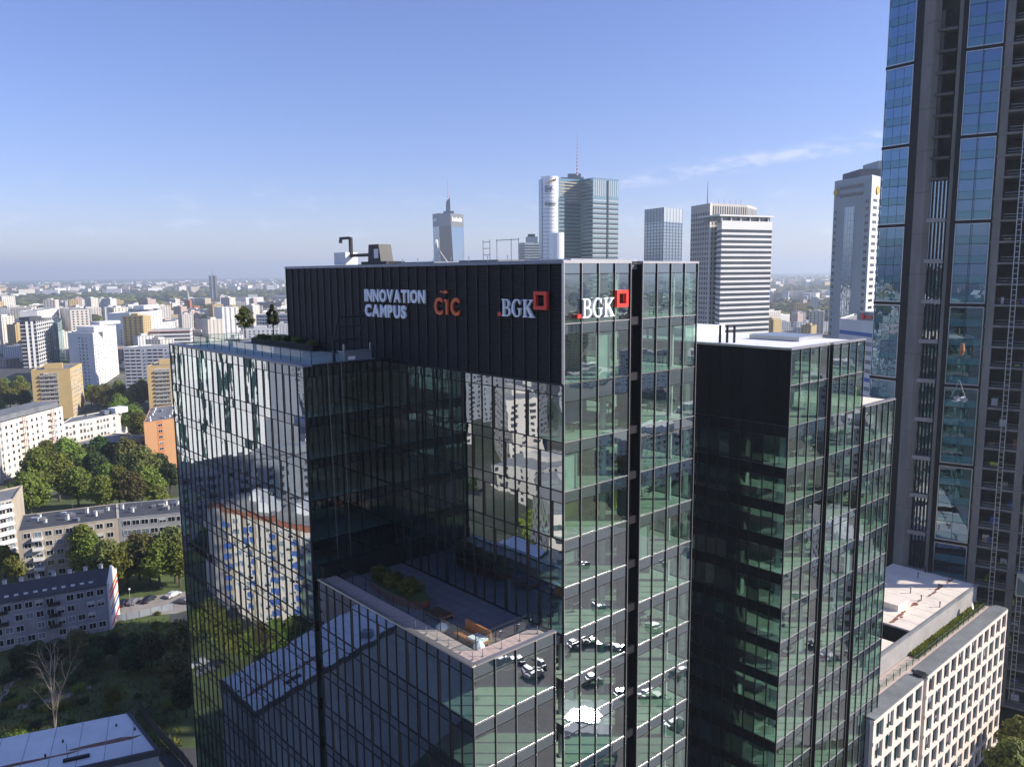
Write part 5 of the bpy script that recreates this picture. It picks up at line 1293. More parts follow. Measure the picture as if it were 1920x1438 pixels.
# pale tower with gold discs
D = 400
zt = ztop_of(1600, 328, D)
T, P_ = quad_tower('skyscraper', 'pale blue-grey hotel tower with gold disc signs, beside the unfinished high-rise', [(1559, D + 28), (1627, D), (1652, D + 14), (1650, D + 50), (1575, D + 50)], zt, 'tower_bluegrey', 'roof_grey')
F = FPQ(P_[0], P_[1]); L = (P_[1] - P_[0]).length; FLm = F
grid(T, F, L, 20, zt - 13, 3.5, 1.5, 1, 1.7, 'window_dark', s0=0, s1=L * .12); grid(T, F, L, 20, zt - 11, 3.5, 1.5, 1, 2.2, 'window_dark', s0=L * .84, s1=L)
mb = MB(); F.box(mb, L * .33, L * .60, 50, zt - 14, .02, .2, 'glass_blue'); F.box(mb, L * .33, L * .60, 10, 38, .02, .2, 'glass_blue'); F.box(mb, L * .05, L * .9, 41, 43, .02, .2, 'window_dark'); F.box(mb, L * .15, L * .8, zt - 5.2, zt - 3.4, .02, .2, 'window_dark'); F.box(mb, L * .15, L * .8, zt - 9, zt - 7.4, .02, .2, 'window_dark'); T.part(mb, 'glass_strip')
mb = MB(); 
for k in range(1, 14): F.box(mb, L * k / 14, L * k / 14 + .12, 8, zt - 2, .2, .26, 'tower_concrete')
z = 12
while z < zt - 2: F.box(mb, 0, L, z, z + .12, .26, .31, 'tower_concrete'); z += 3.5
T.part(mb, 'panel_joints', kind='stuff')
Fh = FPQ(P_[1], P_[2]); Lh = (P_[2] - P_[1]).length
mb = MB(); Fh.box(mb, 0, Lh, 0, zt - .5, 0, .3, 'wall_white'); T.part(mb, 'sunlit_side')  # sun-facing side painted white: its sunlight is put into the colour
mb = MB(); z = 24
while z < zt - 11:
    for k in (0.14, .55): Fh.box(mb, Lh * k, Lh * k + Lh * .3, z, z + 1.5, .3, .36, 'window_dark')
    z += 3.5
T.part(mb, 'windows', kind='stuff')
def disc(T, F, s_, z, r, d, mt='gold_sign'):
    mb = MB(); c = F.P(s_, z, d); mb.tube(c, c + F.N * .5, r, r, mt, 14); T.part(mb, 'disc_sign')
disc(T, FLm, L * .07, zt - 6, 1.7, .3); disc(T, Fh, Lh * .4, zt - 7, 2.0, .4)
c_ = (P_[0] + P_[1] + P_[2] + P_[3]) / 4
mb = MB(); mb.box(c_.x - 8, c_.x + 6, c_.y - 8, c_.y + 14, zt, zt + 4.5, 'roof_grey'); mb.box(c_.x + 2.5, c_.x + 14, c_.y - 4, c_.y + 14, zt + .01, zt + 9, 'tower_bluegrey'); T.part(mb, 'roof_house')
# blue tower
D = 1000
zt = ztop_of(1240, 389, D)
T, P_ = quad_tower('skyscraper', 'blue glass tower with an open screen crown, between the two larger groups of towers', [(1208, D + 36), (1243, D), (1278.5, D + 34), (1243, D + 60)], zt, 'glass_blue', 'roof_grey')
for a, b_ in ((0, 1), (1, 2)):
    F = FPQ(P_[a], P_[b_]); L = (P_[b_] - P_[a]).length; bandsF(T, F, L, 3, zt - 18, 3.9, .9, 'window_dark')
    mb = MB()
    for k in range(0, 7): F.box(mb, L * k / 6.2, L * k / 6.2 + .5, 0, zt, .15, .4, 'grey_metal' if k in (0, 6) or b_ == 2 else 'window_dark')
    T.part(mb, 'fin')
    mb = MB(); F.box(mb, 0, L, zt - 17, zt, .05, .1, 'tower_bluegrey'); T.part(mb, 'crown_screen')
# EY pair
D = 880
zt = ztop_of(1030, 331, D)
def cyl_face(x0, x1, D, z, name, label):
    T = None
p0, p1 = fl(AD(1014, 480, D)), fl(AD(1048, 480, D)); c_ = (p0 + p1) / 2; c_.y += 6; rr_ = (p1 - p0).length / 2
T = Thing('skyscraper', 'office tower with a white rounded front strip and red-and-white roof mast, lettered EY', 'skyscraper', c_)
mb = MB(); n = 24; mb.prism([(c_.x + math.cos(6.2832 * i / n) * rr_ * .98, c_.y + math.sin(6.2832 * i / n) * rr_) for i in range(n)], 0, zt, 'cladding_white', 'roof_grey'); 
T.part(mb, 'rounded_front', smooth=False)
z_ = 40; mb = MB()
while z_ < zt - 14:
    mb.prism([(c_.x + math.cos(6.2832 * i / n) * rr_ * 1.0, c_.y + math.sin(6.2832 * i / n) * rr_ * 1.02) for i in range(n)], z_, z_ + .5, 'tower_bluegrey'); z_ += 4
T.part(mb, 'joint_ring')
mb = MB(); q = fl(AD(1010.5, 480, D + 3)); q2 = fl(AD(1016, 480, D)); F = FPQ(q, q2); F.box(mb, 0, (q2 - q).length, 0, zt - 3, -10, 0, 'glass_blue'); T.part(mb, 'glass_edge')
z2 = ztop_of(1040, 437, D - 14); p0, p1 = fl(AD(1030, 480, D - 14)), fl(AD(1058, 480, D - 14)); c2_ = (p0 + p1) / 2; r2 = (p1 - p0).length / 2
mb = MB(); mb.prism([(c2_.x + math.cos(6.2832 * i / n) * r2, c2_.y + 3 + math.sin(6.2832 * i / n) * r2) for i in range(n)], 0, z2, 'cladding_white', 'roof_grey'); T.part(mb, 'lower_drum')
zm = ztop_of(1070, 337, D + 20)
ring = [(1048, D + 6), (1089, D + 24), (1111, D + 2), (1158.5, D + 24), (1120, D + 60), (1050, D + 50)]
Pq = [fl(AD(x, 480, d_)) for x, d_ in ring]
mb = MB(); mb.prism([tuple(p)[:2] for p in Pq], 0, zm, 'glass_teal', 'roof_grey'); T.part(mb, 'main_body')
for a, b_, h_, mt_ in ((0, 1, 1.6, 'window_dark'), (1, 2, 1.0, 'tower_bluegrey'), (2, 3, 1.9, 'tower_concrete')):
    F = FPQ(Pq[a], Pq[b_]); L = (Pq[b_] - Pq[a]).length
    if mt_ == 'tower_concrete':
        bandsF(T, F, L, 6, zm - 20, 5.3, 1.3, 'tower_bluegrey'); bandsF(T, F, L, 7.3, zm - 22, 5.3, 1.9, 'far_window', d=.1)
        grid(T, F, L, zm - 19, zm - 1, 18, 17, 12, L / 12 * .4, 'tower_bluegrey', name='crown_fins')
    else: bandsF(T, F, L, 5, zm - (26 if a == 0 else 2), 4, h_, mt_)
    if a == 0:
        mb = MB()
        for k in range(7): F.box(mb, 0, L, zm - 24 + k * 3.2, zm - 22.6 + k * 3.2, .1, .5, 'wall_beige')
        T.part(mb, 'brise_soleil')
F = FPQ(Pq[2], Pq[3]); L = (Pq[3] - Pq[2]).length; mb = MB(); F.box(mb, L * .55, L * .6, 0, zm - 2, .5, .8, 'window_dark'); T.part(mb, 'dark_slot')
mb = MB(); p = Pq[1]; mb.box(p.x - 22, p.x + 3, p.y + 1, p.y + 20, zm, zm + 3, 'grey_metal'); mb.box(p.x - 14, p.x + 0, p.y + 2, p.y + 12, zm + 3, zm + 7, 'grey_metal'); T.part(mb, 'roof_plant')
spire(T, 1082, D + 25, zm + 5, 251, 1.0, 12)
Fe = FPQ(fl(AD(1020, 480, D - 4)), fl(AD(1046, 480, D - 4)))
letters(T, 'EY', Fe, 1.2, zt - 16.5, 6.2, 8.5, 'grey_metal', bold=.03, depth=1.2, d=.6)
mb = MB(); mb.hexa([tuple(Fe.P(*q)) for q in ((1, zt - 8.4, .4), (13, zt - 5.2, .4), (13, zt - 5.2, 1), (1, zt - 8.4, 1), (1, zt - 8.0, .4), (13, zt - 2.5, .4), (13, zt - 2.5, 1), (1, zt - 8.0, 1))], 'gold_sign'); T.part(mb, 'sign_beam')
mb = MB(); c = Fe.P(2.6, zt - 29, 0.5)
for i in range(10):
    a, b_ = 6.2832 * i / 10, 6.2832 * (i + 1) / 10; mb.tube(c + Fe.T * math.cos(a) * 1.3 + Vector((0, 0, math.sin(a) * 1.3)), c + Fe.T * math.cos(b_) * 1.3 + Vector((0, 0, math.sin(b_) * 1.3)), .4, .4, 'black_metal', 5)
T.part(mb, 'ring_emblem')
mb = MB()
for k in range(7): Fe.box(mb, 5.0 + k * 1.15, 5.8 + k * 1.15, zt - 30, zt - 28 + (.3 if k % 3 == 0 else 0), .3, .9, 'black_metal')
Fe.box(mb, 5.0, 12, zt - 31.4, zt - 31.0, .3, .9, 'black_metal'); T.part(mb, 'small_lettering')
# spire tower
D = 1400
zt = ztop_of(840, 400, D)
rb = [(815, D + 20), (826, D), (855, D + 2), (872, D + 34), (842, D + 60)]; rt = [(812.5, D + 20), (824, D), (846, D + 2), (870, D + 34), (840, D + 60)]
PB, PT = [fl(AD(x, 480, d_)) for x, d_ in rb], [fl(AD(x, 480, d_)) for x, d_ in rt]
T = Thing('skyscraper', 'slim glass tower with a tapering dark facet, dark sign crown and striped spire', 'skyscraper', PB[0])
def taper(T, PB, PT, z0, z1, H0, mts, name):
    mb = MB(); n = len(PB); f0, f1 = z0 / H0, z1 / H0
    A_ = [a.lerp(b_, f0) for a, b_ in zip(PB, PT)]; B_ = [a.lerp(b_, f1) for a, b_ in zip(PB, PT)]
    for i in range(n): mb.add([(*A_[i][:2], z0), (*A_[(i + 1) % n][:2], z0), (*B_[(i + 1) % n][:2], z1), (*B_[i][:2], z1)], [(0, 1, 2, 3)], mts[i % len(mts)])
    mb.add([(*p[:2], z1) for p in B_], [tuple(range(n))], 'roof_dark'); T.part(mb, name)
taper(T, PB, PT, 0, zt - 22, zt, ['glass_blue', 'glass_dark', 'glass_blue', 'glass_blue', 'glass_blue'], 'glass_shaft')
taper(T, PB, PT, zt - 21.9, zt, zt, ['grey_metal', 'grey_metal', 'roof_grey', 'roof_grey', 'grey_metal'], 'sign_crown')
F = FPQ(PT[2], PT[3]); L = (PT[3] - PT[2]).length; mb = MB()
for k in range(8): F.box(mb, L * .1 + k * L * .095, L * .1 + k * L * .095 + L * .075, zt - 13, zt - 8 + (2 if k % 3 == 0 else 0), .3, .8, 'sign_white')
T.part(mb, 'crown_lettering')
F = FPQ(PT[0], PT[1]); L = (PT[1] - PT[0]).length; mb = MB()
for k in range(3): F.box(mb, L * .2 + k * L * .2, L * .35 + k * L * .2, zt - 13, zt - 8, .3, .8, 'sign_white')
T.part(mb, 'crown_lettering')
p = fl(AD(843, 480, D + 25)); mb = MB(); mb.box(p.x - 9, p.x + 9, p.y - 6, p.y + 6, zt, zt + 5, 'grey_metal'); mb.hexa([(p.x - 5, p.y - 3, zt + 5), (p.x + 3, p.y - 3, zt + 5), (p.x + 3, p.y + 3, zt + 5), (p.x - 5, p.y + 3, zt + 5), (p.x - 4, p.y - 2, zt + 22), (p.x + 2.6, p.y - 2, zt + 28), (p.x + 2.6, p.y + 2, zt + 28), (p.x - 4, p.y + 2, zt + 22)], 'grey_metal'); T.part(mb, 'spire_base')
spire(T, 842, D + 25, zt + 26, 339, .9, 6)
# small greenish block beside EY
D = 1250
zt = ztop_of(990, 455, D)
T, P_ = quad_tower('office_tower', 'stepped grey office tower showing over the main roof left of the EY tower', [(973, D + 20), (984, D), (1013, D + 6), (1010, D + 50)], zt, 'tower_bluegrey', 'roof_grey')
for a, b_ in ((0, 1), (1, 2)): F = FPQ(P_[a], P_[b_]); bandsF(T, F, (P_[b_] - P_[a]).length, 5, zt - 2, 4, 2, 'window_dark')
mb = MB(); q = P_[1]; mb.box(q.x + 2, q.x + 20, q.y + 4, q.y + 24, zt, zt + 9, 'tower_bluegrey'); mb.box(q.x + 5, q.x + 16, q.y + 4, q.y + 20, zt + 9, zt + 13, 'window_dark'); T.part(mb, 'upper_steps')
# distant twin residential slab on the left horizon
D = 2600
zt = ztop_of(396, 517, D)
T, P_ = quad_tower('skyscraper', 'lone grey slab tower with central dark stripe rising above the left horizon', [(389, D + 20), (394, D), (404, D + 2), (404, D + 40)], zt, 'tower_concrete', 'roof_grey')
F = FPQ(P_[1], P_[2]); L = (P_[2] - P_[1]).length; mb = MB(); F.box(mb, L * .38, L * .62, 0, zt, .1, 1.0, 'window_dark'); F.box(mb, 0, L * .1, 0, zt, .1, .8, 'tower_white'); T.part(mb, 'dark_stripe')
spire(T, 396, D + 10, zt, 508, 1.2)
# red brick church tower
D = 1750
zt = ztop_of(350, 552, D); p = fl(AD(350, 560, D))
T = Thing('church', 'small red brick church tower with a pale spire among the distant trees', 'church', p)
mb = MB(); mb.box(p.x - 6, p.x + 6, p.y, p.y + 12, 0, zt - 12, 'wall_brick'); T.part(mb, 'tower')
mb = MB(); mb.tube(p + Vector((0, 6, zt - 12)), p + Vector((0, 6, zt + 14)), 5.5, .2, 'concrete_pale', 6); T.part(mb, 'spire')
mb = MB(); mb.box(p.x - 10, p.x + 10, p.y + 12, p.y + 45, 0, 22, 'wall_brick'); T.part(mb, 'nave')
# bluish hospital-like office with red emblem near right
D = 330
zt = ztop_of(1600, 602, D)
P0, P1_, P2_ = fl(AD(1574, 600, D + 10)), fl(AD(1640, 600, D - 14)), fl(AD(1662, 600, D + 20))
T, FLf, LL, FRf, LR, B = block('office_building', 'pale blue banded office with a red emblem on its dark roof house', 'office building', P1_, P0, P2_, zt, 'wall_white', 'roof_gravel', .6)
for i in range(int(zt / 3.6)): mb = MB(); FLf.box(mb, .5, LL - .5, 1.2 + i * 3.6, 2.8 + i * 3.6, .02, .1, 'blue_panel' if i % 5 == 2 else 'window_pale'); T.part(mb, 'window_band')
mb = MB(); FLf.box(mb, LL * .5, LL, zt, zt + 4, -6, -.2, 'grey_metal'); T.part(mb, 'roof_house'); 
mb = MB(); c = FLf.P(LL * .68, zt + 2.2, -.1); mb.tube(c, c + FLf.N * .4, 1.2, 1.2, 'red_sign', 12); FLf.box(mb, LL * .78, LL * .93, zt + 1.6, zt + 2.6, -.15, .2, 'red_sign'); T.part(mb, 'red_emblem')

# ================================================================== DISTANT CITY
rnd = random.Random(77)
WALLS = ['wall_white', 'wall_cream', 'wall_warmwhite', 'wall_beige', 'wall_white', 'wall_pink', 'wall_grey', 'wall_white', 'wall_cream', 'wall_yellow', 'wall_white']
WORDS = {'wall_white': 'white', 'wall_cream': 'cream', 'wall_warmwhite': 'warm white', 'wall_beige': 'beige', 'wall_pink': 'pinkish', 'wall_grey': 'grey', 'wall_yellow': 'yellowish'}
def proto(w, d, h, wall, roof, seed):
    mb = MB(); mb.prism([(-w / 2, -d / 2), (w / 2, -d / 2), (w / 2, d / 2), (-w / 2, d / 2)], 0, h, wall, roof)
    mb.box(-w * .2, w * .15, -d * .25, d * .2, h, h + 2.5, wall)
    wl = mb.mesh('wall'); mw = MB(); nf = int(h / 3); nc = max(3, int(w / 4.5)); nd = max(2, int(d / 4.5))
    for i in range(nf):
        z = 1 + i * 3
        for k in range(nc):
            x = -w / 2 + (k + .5) * w / nc
            for yy in (-d / 2 - .08, d / 2): mw.box(x - 1, x + 1, yy, yy + .08, z, z + 1.5, 'far_window')
        for k in range(nd):
            y = -d / 2 + (k + .5) * d / nd
            for xx in (-w / 2 - .08, w / 2): mw.box(xx, xx + .08, y - 1, y + 1, z, z + 1.5, 'far_window')
    return wl, mw.mesh('windows')
PROTO = []
for i, (w, d, h) in enumerate([(60, 13, 15), (40, 14, 32), (24, 20, 42), (80, 14, 26), (34, 26, 12), (50, 18, 21), (28, 16, 30), (70, 20, 10), (22, 22, 52)]):
    for j in range(3): wl = WALLS[(i * 2 + j * 4) % len(WALLS)]; PROTO.append((proto(w, d, h, wl, ['roof_grey', 'roof_gravel', 'roof_dark'][(i + j) % 3], i), wl, w, d, h))
def sizew(w, h): return 'tall' if h > 35 else ('long' if w > 55 else ('mid-rise' if h > 20 else 'low'))
placed = []
def okpos(x, y, r):
    for (a, b_, c) in placed:
        if (a - x) ** 2 + (b_ - y) ** 2 < (r + c) ** 2: return False
    return True
def city_one(x, y, side, rng):
    (wl, mw), wn_, w, d, h = rng.choice(PROTO)
    if h > 40 and rng.random() < .5: return
    r = max(w, d) * .45
    sc_ = rng.uniform(.6, .95); r *= sc_
    if not okpos(x, y, r): return
    placed.append((x, y, r))
    sz = sizew(w, h); kd = 'far' if y > 1500 else 'nearer'
    _p = Vector((x, y, h / 2)) - CAM; _x = CXP + FPX * _p.dot(CR) / _p.dot(_f)
    if side == 'left': sec = 'above the cream apartments' if _x < 70 else 'behind the white-framed office' if _x < 125 else 'behind the tall white tower' if _x < 230 else 'behind the balcony block' if _x < 300 else 'around the stepped white towers' if _x < 380 else 'below the lone slab tower' if _x < 430 else 'behind the roof garden'
    else: sec = 'between the striped and the hotel towers' if 1440 < _x < 1570 else 'half hidden by the right-hand towers'
    dw = 'nearer rows' if y < 1150 else 'middle rows' if y < 1600 else 'farther rows'
    gname = '%s %s distant buildings, %s %s' % (sz, WORDS[wn_], dw, sec)
    e = bpy.data.objects.new('city_building', None); e.location = (x, y, 0); e.rotation_euler = (0, 0, rng.choice([.75, .75, .2, -.35, 1.2]) + rng.gauss(0, .08)); e.scale = (sc_, sc_, sc_ * rng.uniform(.85, 1.15)); COL.objects.link(e)
    tag(e, '%s %s distant city building, %s, %s' % (sz, WORDS[wn_], dw, sec), 'building', gname)
    for n_, me in (('wall', wl), ('windows', mw)):
        o = bpy.data.objects.new(n_, me); COL.objects.link(o); o.parent = e
        if n_ == 'windows': o['kind'] = 'stuff'
    return True
for t in THINGS:
    if t.e.location.y > 150: placed.append((t.e.location.x, t.e.location.y, 38))
cnt = 0
tries = 0
while cnt < 235 and tries < 9000:
    tries += 1; a = R(rnd.uniform(-33.5, -15)); Dd = 760 + 1500 * (rnd.random() ** 1.15); x, y = math.tan(a) * Dd, Dd
    if city_one(x, y, 'left', rnd): cnt += 1
cnt = 0; tries = 0
while cnt < 55 and tries < 5000:
    tries += 1; a = R(rnd.choice([rnd.uniform(16.5, 23.5), rnd.uniform(17, 23.5), rnd.uniform(10, 30)])); Dd = 620 + 1500 * (rnd.random() ** 1.2); x, y = math.tan(a) * Dd, Dd
    if city_one(x, y, 'right', rnd): cnt += 1
# beyond that the city reads as one mass
mb = MB(); rr = random.Random(99)
for i in range(6500):
    a = R(rr.uniform(-37, 37)) if i % 4 else R(rr.uniform(-150, 150)); Dd = 2250 + 9000 * (rr.random() ** 1.6)
    if i % 9 == 0: Dd = rr.uniform(2250, 3500)
    x, y = math.sin(a) * Dd, math.cos(a) * Dd; w, d, h = rr.uniform(18, 75), rr.uniform(12, 24), rr.choice([9, 12, 15, 18, 30, 34, 14, 11])
    if math.sin(x * .0021 + 1.3) + math.sin(y * .0016) < -.75: continue
    t = rr.choice([.75, .2, -.35, 1.2]); c, s_ = math.cos(t), math.sin(t); pts = [(x + u_ * c - v_ * s_, y + u_ * s_ + v_ * c) for u_, v_ in ((-w / 2, -d / 2), (w / 2, -d / 2), (w / 2, d / 2), (-w / 2, d / 2))]
    mb.prism(pts, 0, h, rr.choice(WALLS), rr.choice(['roof_grey', 'roof_gravel', 'roof_gravel', 'roof_white']))
tag(build(mb, 'far_city'), 'pale roofs and walls of the far city out to the horizon', 'city', kind='stuff')
# tree masses
_s3 = [Vector((math.cos(a) * c, math.sin(a) * c, z)) for (z, c, n_) in ((-.3, .95, 6), (.35, .85, 6), (.8, .45, 5)) for a in [6.2832 * k / n_ for k in range(n_)]] + [Vector((0, 0, 1))]
def lump_faces():
    f = []
    for k in range(6): f.append((k, (k + 1) % 6, 6 + (k + 1) % 6, 6 + k))
    for k in range(6):
        f.append((6 + k, 6 + (k + 1) % 6, 12 + (min(k, 4) + (1 if k < 5 else 0)) % 5, 12 + min(k, 4)) if k < 5 else (6 + 5, 6, 12))
    for k in range(5): f.append((12 + k, 12 + (k + 1) % 5, 17))
    return f
LF = lump_faces(); LF[11] = (11, 6, 12)
def lump(mb, x, y, r, h, mt, rr):
    mb.add([(x + v.x * r * rr.uniform(.75, 1.25), y + v.y * r * rr.uniform(.75, 1.25), max(0, h * .45 + v.z * h * .55 * rr.uniform(.75, 1.25))) for v in _s3], LF, mt)
mb = MB(); rr = random.Random(31)
for i in range(15000):
    a = R(rr.uniform(-36, 36)) if i % 5 else R(rr.uniform(-140, 140)); Dd = 1500 + 9500 * (rr.random() ** 1.9)
    x, y = math.sin(a) * Dd, math.cos(a) * Dd; k = 1 + Dd / 4500
    lump(mb, x, y, rr.uniform(8, 16) * k, rr.uniform(9, 15) * (1 + Dd / 12000), rr.choice(['leaf_green', 'leaf_dark', 'leaf_dark', 'leaf_olive']), rr)
tag(build(mb, 'far_trees'), 'dark green tree masses between the far city buildings', 'trees', kind='stuff')
mb = MB(); rr = random.Random(32)
for i in range(2600):     # wooded rim near the horizon
    a = R(rr.uniform(-38, 38)); Dd = rr.uniform(9000, 21000); x, y = math.sin(a) * Dd, math.cos(a) * Dd
    lump(mb, x, y, rr.uniform(90, 220), rr.uniform(14, 24), 'leaf_dark', rr)
tag(build(mb, 'far_forest'), 'continuous dark forest belt along the horizon', 'forest', kind='stuff')
# nearer leafy patches, not countable one by one
mb = MB(); rr = random.Random(34); n = 0
for i in range(9000):
    a = R(rr.uniform(-35, -12) if i % 3 else rr.uniform(12, 33)); Dd = rr.uniform(560, 1600)
    if i % 6 == 1: a = R(rr.uniform(-16, 12)); Dd = rr.uniform(240, 1500); x, y = math.tan(a) * Dd, Dd
    if not okpos(x, y, 3): continue
    if math.sin(x * .013 + 2) + math.sin(y * .011 + 1) < -.1: continue
    lump(mb, x, y, rr.uniform(4, 8), rr.uniform(7, 13), rr.choice(['leaf_green', 'leaf_dark', 'leaf_olive']), rr); n += 1
tag(build(mb, 'city_treetops'), 'treetops filling the courtyards and streets of the mid-distance', 'trees', kind='stuff')

# ================================================================== NEAR TREES (left)
def trees_at(lst, k, s, label, group=None):
    ORD = ['leftmost', 'second from left', 'third from left', 'fourth from left', 'fifth from left', 'sixth from left', 'seventh from left', 'eighth from left', 'ninth from left', 'tenth from left', 'eleventh from left', 'twelfth from left', 'thirteenth from left', 'fourteenth from left']
    order = sorted(range(len(lst)), key=lambda i: lst[i][0])
    for i, (x, y) in enumerate(lst):
        tree(AT(x, y, 0), k if isinstance(k, int) else k[i % len(k)], s * random.uniform(.88, 1.12), label + ', ' + ORD[order.index(i)], group)
trees_at([(75, 950), (112, 940), (148, 955), (92, 905), (130, 900), (60, 975)], [2, 0, 0, 2, 0, 0], 1.35, 'large bright green tree in the clump below the cream apartments', 'bright clump below the cream apartments')
trees_at([(195, 965), (225, 950), (250, 960), (280, 952), (300, 958), (205, 930)], [0, 2, 4, 0, 3, 0], 1.1, 'sunlit tree directly behind the long beige and grey tenements', 'trees behind the long tenements')
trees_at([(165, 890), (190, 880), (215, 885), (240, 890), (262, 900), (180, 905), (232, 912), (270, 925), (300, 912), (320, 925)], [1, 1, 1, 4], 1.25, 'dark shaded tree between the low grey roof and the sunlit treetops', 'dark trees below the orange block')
trees_at([(185, 770), (205, 775), (222, 785), (172, 765), (255, 790), (240, 775), (262, 770), (250, 815), (262, 835), (240, 800), (255, 760), (200, 760), (270, 755), (225, 762)], [0, 4, 0, 2, 1], 1.15, 'green tree in the strip between the ochre tower blocks', 'trees between the ochre blocks')
trees_at([(5, 765), (20, 770), (35, 765), (48, 770), (12, 750), (40, 748), (-5, 780)], [2, 0, 0, 1], 1.15, 'green tree left of the nearer ochre tower block', 'trees left of the ochre block')
trees_at([(172, 1092), (205, 1108), (240, 1100), (262, 1088), (300, 1102), (330, 1092), (160, 1080), (222, 1112), (282, 1098), (338, 1100)], [0, 4, 0, 4, 0, 4, 2], 1.0, 'olive green courtyard tree in front of the long tenements', 'courtyard trees')
trees_at([(10, 1085), (-10, 1075), (30, 1095)], [3, 3, 3], .95, 'yellowish green tree at the picture edge between the two tenements', 'yellowish trees at the picture edge')
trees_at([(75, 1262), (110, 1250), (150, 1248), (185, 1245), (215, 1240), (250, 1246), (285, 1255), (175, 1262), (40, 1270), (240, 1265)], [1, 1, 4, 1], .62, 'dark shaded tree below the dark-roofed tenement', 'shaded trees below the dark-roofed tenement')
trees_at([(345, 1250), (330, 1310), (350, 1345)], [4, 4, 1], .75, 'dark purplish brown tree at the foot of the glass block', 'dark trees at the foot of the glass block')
tree(AT(212, 1330, 0), 3, .55, 'small yellow-green weeping tree between the dead birch and the fence')
for i in range(26):
    x, y = rnd.uniform(215, 318), rnd.uniform(1150, 1215); bush(AT(x, y, 0), 2, rnd.uniform(.5, 1.0), 'sunlit yellow-green bush on the rough plot by the green fence', 'bushes on the rough plot')
for i in range(44):
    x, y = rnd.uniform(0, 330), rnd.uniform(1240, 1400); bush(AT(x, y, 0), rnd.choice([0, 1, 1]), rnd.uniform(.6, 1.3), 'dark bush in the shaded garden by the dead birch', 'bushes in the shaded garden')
tree(AT(1905, 1437, 0), 3, 1.0, 'yellow-green tree at the bottom right picture corner beside the pale office')
tree(AT(1893, 1500, 0), 0, .8, 'green tree under the bottom right picture corner')
tree(AT(1668, 1150, 0), 1, 1.6, 'dark tree in the gap between the pale office and the right-hand glass tower')
# dead birch
pb = AT(104, 1368, 0)
def birch(p):
    rr = random.Random(13); T = Thing('bare_birch', 'bare pale birch tree with drooping twigs in the shaded garden', 'tree', p)
    tk = MB(); br = MB()
    def grow(mbx, a, d, L, r, lev):
        n = 4; pt = a
        for i in range(n):
            d = (d + Vector((rr.gauss(0, .09), rr.gauss(0, .09), .02 if lev < 2 else -.16))).normalized(); q = pt + d * L / n
            r2 = r * (1 - (i + 1) / n * .55); mbx.tube(pt, q, r * (1 - i / n * .55), r2, 'birch_bark', 5 if lev < 2 else 3)
            if lev < 3:
                for _ in range(2 if lev else 2):
                    if rr.random() < .85:
                        ang = rr.uniform(0, 6.28); sd_ = Vector((math.cos(ang), math.sin(ang), rr.uniform(.7, 1.5) if lev < 2 else .1)).normalized()
                        grow(br, q, (d * .5 + sd_ * .6).normalized(), L * rr.uniform(.33, .5), r2 * .5, lev + 1)
            pt = q
    for k in range(3): grow(tk, p, Vector((rr.uniform(-.16, .16), rr.uniform(-.16, .16), 1)).normalized(), rr.uniform(12.5, 15.5), .17, 0)
    T.part(tk, 'trunk'); T.part(br, 'branches')
    mb = MB(); 
    for _ in range(10): leaf_clump(mb, p + Vector((rr.uniform(-2, 2), rr.uniform(-2, 2), rr.uniform(4, 11))), .4, 18, .10, 'leaf_yellow', rr)
    T.part(mb, 'last_leaves')
birch(pb)
# near-left ground: lawns, paths, road
def patch(name, pts, z, mt, kind='structure'):
    P_ = [AT(x, y, 0) for x, y in pts]; mb = MB(); ar = sum(P_[i].x * P_[(i + 1) % len(P_)].y - P_[(i + 1) % len(P_)].x * P_[i].y for i in range(len(P_)))
    if ar < 0: P_.reverse()
    mb.add([(p.x, p.y, z) for p in P_], [tuple(range(len(P_)))], mt); return build(mb, name, kind=kind)
patch('grass_ground', [(-400, 1750), (520, 1750), (520, 930), (-200, 930)], .01, 'grass')
patch('parking_lot', [(205, 1128), (350, 1108), (365, 1140), (330, 1150), (214, 1158)], .03, 'asphalt_pale')
patch('path', [(318, 1152), (352, 1148), (368, 1230), (326, 1235)], .034, 'asphalt')
patch('path', [(0, 1300), (20, 1270), (60, 1255), (62, 1262), (28, 1278), (8, 1310), (12, 1345), (0, 1350)], .03, 'asphalt_pale')
patch('path', [(30, 1322), (110, 1305), (170, 1285), (172, 1290), (112, 1312), (34, 1330)], .034, 'asphalt_pale')
patch('pavement', [(330, 1500), (420, 1500), (395, 1400), (262, 1405)], .03, 'asphalt')
patch('street', [(-50, 720), (60, 720), (62, 640), (30, 640), (-40, 690)], .03, 'asphalt')
patch('street', [(150, 862), (272, 850), (272, 843), (150, 852)], .03, 'asphalt_pale')
mb = MB(); rr = random.Random(55)
for i in range(5200):
    p = AT(rr.uniform(0, 340), rr.uniform(1160, 1420), 0); a = rr.uniform(0, 6.28); w = rr.uniform(.1, .3); h = rr.uniform(.3, .9)
    mb.add([(p.x - w * math.cos(a), p.y - w * math.sin(a), 0), (p.x + w * math.cos(a), p.y + w * math.sin(a), 0), (p.x + rr.uniform(-.2, .2), p.y + rr.uniform(-.2, .2), h)], [(0, 1, 2)], rr.choice(['leaf_green', 'leaf_yellow', 'leaf_olive']))
tag(build(mb, 'rough_grass'), 'rough knee-high grass and weeds in the garden below the tenements', 'grass', kind='stuff')
